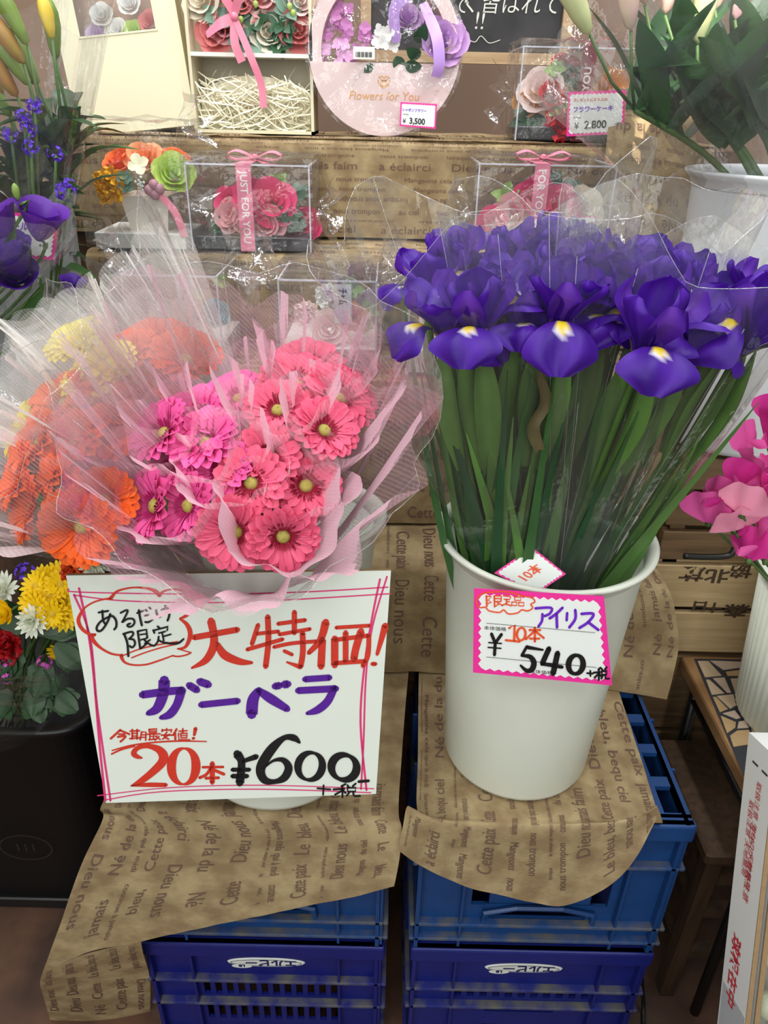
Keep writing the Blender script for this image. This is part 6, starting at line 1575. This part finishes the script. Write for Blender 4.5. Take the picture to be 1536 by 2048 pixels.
for k, bs in enumerate(pl):
    bl = [(PY(p[0], p[1], 1.12 + .025 * k), d, L_, R_, m) for p, d, L_, R_, m in bs]
    top = sum((b[0] for b in bl), Vector()) / len(bl) + Vector((.055, .03, -.085))
    lily('pink lily stem with broad dark leaves in the white bucket on wooden crates', uf + Vector((.02 * (k - 2), .01 * k, 0)), top, bl, 9, 'pink lilies on the wooden crates', 300 + k, .019, .14, mat('lily_leaf_b', srgb(66, 116, 58), .38, var=.25, scale=20, trans=.15) if k % 2 else mat('lily_leaf', srgb(44, 92, 46), .38, var=.25, scale=20, trans=.12), .62, 1.1)
for k in range(6):
    rnd = random.Random(k + 70)
    p = PY(1345 + 34 * k, 130 + 30 * (k % 3), 1.10 + .02 * (k % 3)); dv = Vector((rnd.uniform(-.6, .1), -.3, rnd.uniform(-.3, .7))).normalized()
    a = p - dv * .07; b_ = p + dv * .07
    solo('lily_leaf', blade([uf.lerp(a, .75), a, p, b_], .024, .2, 10, .04, side=dv.cross(Vector((0, -1, .3))).normalized()), LEAF_D, 'broad dark lily leaf pressed against the clear film', 'leaf', 'broad lily leaves in film')
for k, (px, py, r_, nx, lab) in enumerate([(1290, -40, .17, -.02, 'clear film sleeve flaring from the pink lilies over the sunlit paper'), (1480, -40, .16, .03, 'clear film sleeve round the pink lilies at the outer side of their bucket')]):
    t = thing('film_sleeve', lab, 'bouquet wrap', uf + Vector((nx, 0, 0)))
    part('film', cone_wrap(uf + Vector((nx, -.01, -.03)), .08, PY(px, py, 1.16), r_, flat=.8, folds=5, amp=.07, jag=.03, seed=37 + k, nu=60, nv=10, sharp=True), FILM, t, False, world=True)

# ================================================================== mosaic table, sweet peas, bulb carton
TZ = .58
tx0 = PZ(1362, 1310, TZ).x; ty1 = PZ(1362, 1310, TZ).y
tx1, ty0 = 1.05, .73
TBW = mat('table_border', srgb(134, 98, 64), .4, col2=srgb(166, 128, 88), scale=16, bump=.1, bscale=40, coat=.2)
tb = thing('mosaic_table', 'low side table with stone mosaic top and brown border beside the crates', 'table', ((tx0 + tx1) / 2, (ty0 + ty1) / 2, 0))
part('tabletop', rbox(tx0, tx1, ty0, ty1, TZ - .032, TZ, .006, 2), TBW, tb, False, world=True)
q2 = crop(1200, 900, 3.413)
def TP(pts, off): return [PZ(*q2(*p), TZ) + Vector((0, 0, off)) for p in pts]
gl = TP([(640, 1425), (1400, 1440), (1500, 2300), (1010, 2300)], .0006)
part('grout_panel', (gl, [(0, 1, 2, 3)]), mat('grout', srgb(44, 46, 54), .6), tb, False, world=True)
tiles = [[(665, 1445), (738, 1445), (830, 1545), (715, 1555)], [(750, 1442), (962, 1450), (978, 1486), (842, 1505)], [(858, 1518), (982, 1503), (985, 1545), (870, 1545)], [(722, 1572), (745, 1572), (848, 1665), (762, 1675)], [(770, 1562), (848, 1557), (893, 1660), (868, 1660)],
         [(768, 1690), (790, 1690), (872, 1772), (818, 1795)], [(795, 1684), (908, 1672), (928, 1748), (888, 1770)], [(836, 1802), (918, 1782), (958, 1832), (930, 1840)], [(822, 1818), (926, 1862), (922, 1900), (866, 1938)], [(890, 1565), (1010, 1560), (1010, 1700), (950, 1745)], [(945, 1860), (992, 1850), (1015, 1900), (936, 1905)],
         [(980, 1450), (1120, 1456), (1130, 1540), (1000, 1545)], [(1030, 1562), (1160, 1560), (1190, 1700), (1030, 1705)], [(960, 1765), (1030, 1720), (1190, 1715), (1200, 1830), (1000, 1835)], [(885, 1955), (935, 1920), (1015, 1915), (1040, 2010), (910, 2030)], [(1020, 1850), (1210, 1845), (1230, 1990), (1050, 2000)]]
TCOL = [mat('mosaic_tan', srgb(186, 164, 138), .45, var=.12, scale=40), mat('mosaic_pink', srgb(190, 168, 152), .45, var=.12, scale=40), mat('mosaic_ochre', srgb(180, 150, 110), .45, var=.12, scale=40)]
for k, p in enumerate(tiles):
    a = TP(p, .0018); b_ = TP(p, .0004); n = len(p)
    part('mosaic_tile', (a + b_, [tuple(range(n))] + [(i, (i + 1) % n, n + (i + 1) % n, n + i) for i in range(n)]), TCOL[k % 3], tb, False, world=True)
BM = mat('black_metal', srgb(22, 22, 24), .4)
for (x, y) in ((tx0 + .03, ty0 + .03), (tx0 + .03, ty1 - .03), (tx1 - .03, ty0 + .03), (tx1 - .03, ty1 - .03)): part('leg', tube([(x, y, TZ - .033), (x + .01, y, 0)], .009, 8), BM, tb, True, world=True)
for y in (ty0 + .03, ty1 - .03): part('leg_brace', tube([(tx0 + .03, y, .42), (tx0 + .16, y, .18), (tx0 + .30, y, .42)], .007, 8), BM, tb, True, world=True)
part('side_rail', tube([(tx0 + .03, ty0 + .03, .50), (tx0 + .03, ty1 - .03, .50)], .007, 8), BM, tb, True, world=True)
# wooden stool tucked below
stl = thing('wooden_stool', 'dark wooden stool tucked under the mosaic table next to the crates', 'stool', (.66, .90, 0))
DW = wood('dark_wood', srgb(58, 42, 30), srgb(84, 62, 44), 5, 2)
for (x, y) in ((.555, .80), (.80, .80), (.555, 1.0), (.80, 1.0)): part('leg', box(x - .013, x + .013, y - .013, y + .013, 0, .40), DW, stl, False, world=True)
for z in (.12, .24, .33):
    part('rung', box(.545, .566, .80, 1.0, z, z + .02), DW, stl, False, world=True); part('rung', box(.555, .80, .79, .81, z, z + .02), DW, stl, False, world=True)
part('seat', rbox(.53, .825, .775, 1.025, .40, .425, .004, 1), DW, stl, False, world=True)
solo('power_cable', tube(curve_pts([(.475, .80, .30), (.478, .78, .15), (.50, .76, .02), (.49, .70, .006), (.52, .62, .006)], 24), .004, 6), BM, 'thin black cable hanging beside the crate stack', 'cable')
# ribbed white container with sweet peas
SWB = Vector((.715, .925, TZ + .003))
t = thing('flower_bucket', 'ribbed white bucket of sweet peas standing on the mosaic table', 'bucket', SWB, 'white flower buckets')
RIBW = mat('ribbed_white', srgb(228, 232, 218), .45)
rb_ = lambda a, z: 1 + .006 * math.sin(60 * a)
part('body', lathe([(.0, 0), (.108, 0), (.112, .006), (.135, .27), (.128, .27), (.10, .01), (0, .008)], 240, wob=rb_), RIBW, t)
part('rim', lathe([(.134, .268), (.142, .272), (.142, .280), (.130, .280), (.128, .268)], 60), RIBW, t)
SP_H = petal_mat('sweetpea_hot', srgb(214, 52, 150), .15); SP_P = petal_mat('sweetpea_pink', srgb(244, 160, 190), .1); SP_M = petal_mat('sweetpea_mid', srgb(226, 92, 170), .12)
def sp_std(): return grid(lambda u, v: ((u - .5) * 2.1 * math.sin(min(1, v * 1.15) * math.pi / 2 + .15), -.35 * math.cos((u - .5) * 3) * v + .12 * math.sin(u * 14) * v, 1.35 * v * (1 - .35 * abs(2 * u - 1) ** 2.5)), 12, 6)
def sp_wing(s_): return grid(lambda u, v: (s_ * (.05 + .42 * math.sin(v * math.pi) * (.3 + u)), -.35 - .5 * v, .15 + .55 * u * math.sin(v * 2.4) - .15 * v), 6, 6)
def sweetpea(label, p, nrm, R, m, m2, seed, foot):
    p = Vector(p); M = frame(p, nrm, 0, R)
    M = Matrix.Translation(p) @ Matrix.Rotation(seed * .9 - 1.2, 4, 'Z') @ Matrix.Rotation(-.35 + .25 * math.sin(seed * 2.3), 4, 'X') @ Matrix.Rotation(.5 * math.sin(seed * 1.7), 4, 'Y') @ Matrix.Diagonal((R, R, R, 1))
    t = thing('sweet_pea', label, 'flower', M, 'pink sweet peas in the ribbed bucket')
    link('standard_petal', gmesh(('sweetpea_standard', m.name), sp_std, m), t)
    for s_ in (-1, 1): link('wing_petal', gmesh(('sweetpea_wing%d' % s_, m2.name), lambda: sp_wing(s_), m2), t)
    part('calyx', lathe([(.03, -.2), (.14, -.08), (.13, .04)], 8, True), STEM, t)
    ft = Vector(foot)
    part('stem', tube(curve_pts([p, p.lerp(ft, .5) + Vector((0, 0, .01)), ft], 8), .0018, 5), STEM, t, world='axes')
sps = [(1432, 1018, .80), (1466, 978, .82), (1500, 905, .86), (1530, 880, .88), (1416, 1046, .79), (1468, 1062, .78), (1512, 1085, .775), (1498, 1120, .76), (1532, 1122, .76), (1534, 960, .85), (1508, 955, .83), (1484, 1030, .77), (1536, 1030, .80), (1520, 1000, .79), (1450, 1040, .80), (1540, 850, .90), (1525, 1060, .78)]
for k, (x, y, d) in enumerate(sps):
    pale = k in (11, 5)
    sweetpea('pale pink sweet pea blossom among the magenta ones' if pale else 'magenta pink sweet pea blossom in the ribbed white bucket', PY(x, y, d), (0, -1, .3), .030, SP_P if pale else (SP_H if k % 2 else SP_M), SP_M if k % 3 else SP_H, k, SWB + Vector((-.02 + .01 * (k % 5), 0, .12)))
# carton of pale bulbs, tipped up to face the viewer
e_ = Vector((0, .118, .33)).normalized(); nn_ = Vector((0, -e_.z, e_.y))
C0 = Vector((.446, .598, .835))
def CB(a, b, c): return C0 + Vector((1, 0, 0)) * a - e_ * b - nn_ * c     # a along x, b down the rim, c depth behind the rim
W_, H_, D_ = .36, .62, .058
bcs = CB(W_ / 2, H_, D_ / 2)
ct = thing('bulb_carton', 'white cardboard carton of pale bulbs tipped up beside the table', 'box', (bcs.x, bcs.y, bcs.z))
def slab(a0, a1, b0, b1, c0_, c1_):
    return [CB(a, b, c) for c in (c0_, c1_) for b in (b0, b1) for a in (a0, a1)], box(0, 1, 0, 1, 0, 1)[1]
CART = mat('carton_white', srgb(226, 226, 226), .6, var=.02, scale=10); CART_E = mat('card_edge', None)
part('left_side', slab(0, .004, 0, H_, 0, D_), CART, ct, False, world=True); part('right_side', slab(W_ - .004, W_, 0, H_, 0, D_), CART, ct, False, world=True)
part('top_side', slab(.004, W_ - .004, 0, .004, 0, D_), CART, ct, False, world=True); part('bottom_side', slab(.004, W_ - .004, H_ - .004, H_, 0, D_), CART, ct, False, world=True)
part('back', slab(0, W_, 0, H_, D_, D_ + .004), CART, ct, False, world=True)
part('cut_edge', slab(0, .0055, 0, H_, -.0015, .0), CART_E, ct, False, world=True)
part('inner_flap', slab(.012, .016, .10, H_ - .01, .002, D_ * .7), CART, ct, False, world=True); part('inner_flap_edge', slab(.011, .017, .10, H_ - .01, -.001, .002), CART_E, ct, False, world=True)
for c in (.02, .042): part('staple', slab(-.0008, 0, .028, .030, c - .008, c + .004), BM, ct, False, world=True)
RED_P = mat('carton_red', srgb(196, 40, 50), .6)
def side_text(body, b, c, size, bold=0.0):
    tv, tf = text2d(body, size, bold)
    part('red_print', ([CB(-.0008, b + x, c - y + size * .4) for x, y in tv], tf), RED_P, ct, False, world=True)
for k, (body, b, c, s_) in enumerate([('取扱注意 生もの 天地無用', .045, .026, .012), ('取扱注意 天地無用', .075, .038, .012), ('生もの 取扱注意', .10, .028, .014), ('球根', .255, .036, .024), ('在中', .305, .036, .024)]): side_text(body, b, c, s_, .02 if s_ > .02 else 0)
part('tape', slab(-.0006, 0, .335, .40, .0, D_), mat('grey_tape', srgb(186, 188, 190), .3), ct, False, world=True)
bulb_me = mesh('pale_bulb', *lathe([(0, -.9), (.35, -.85), (.72, -.5), (.85, -.05), (.72, .45), (.40, .85), (.12, 1.05), (0, 1.08)], 16), mat('bulb_skin', srgb(234, 238, 220), .3, col2=srgb(214, 226, 184), scale=30, trans=.15))
rnd = random.Random(21)
for j in range(13):
    for i in range(5):
        p = CB(.040 + .036 * i + (.018 if j % 2 else 0), .135 + .034 * j, .024 + rnd.uniform(-.006, .006))
        o_ = link('pale_bulb', bulb_me, None, frame(p, (rnd.uniform(-1, 1), rnd.uniform(-1, .2), rnd.uniform(-1, 1)), rnd.random(), rnd.uniform(.017, .022)))
        tag(o_, 'smooth pale green-white bulb in the tipped white carton', 'bulb', 'pale bulbs in the white carton')
cf = [CB(.018 + (W_ - .03) * u, .11 + (H_ - .13) * v, .002 + .004 * ntri(u, v, 2, 7)) for v in [k / 14 for k in range(15)] for u in [k / 10 for k in range(11)]]
part('film_cover', (cf, [(j * 11 + i, j * 11 + i + 1, j * 11 + i + 12, j * 11 + i + 11) for j in range(14) for i in range(10)]), FILM_TIGHT, ct, False, world=True)
solo('low_stand', box(.43, .80, bcs.y - .05, bcs.y + .14, 0, bcs.z - .026), PINE_D, 'low wooden stand under the white bulb carton', 'stand', smooth=False)
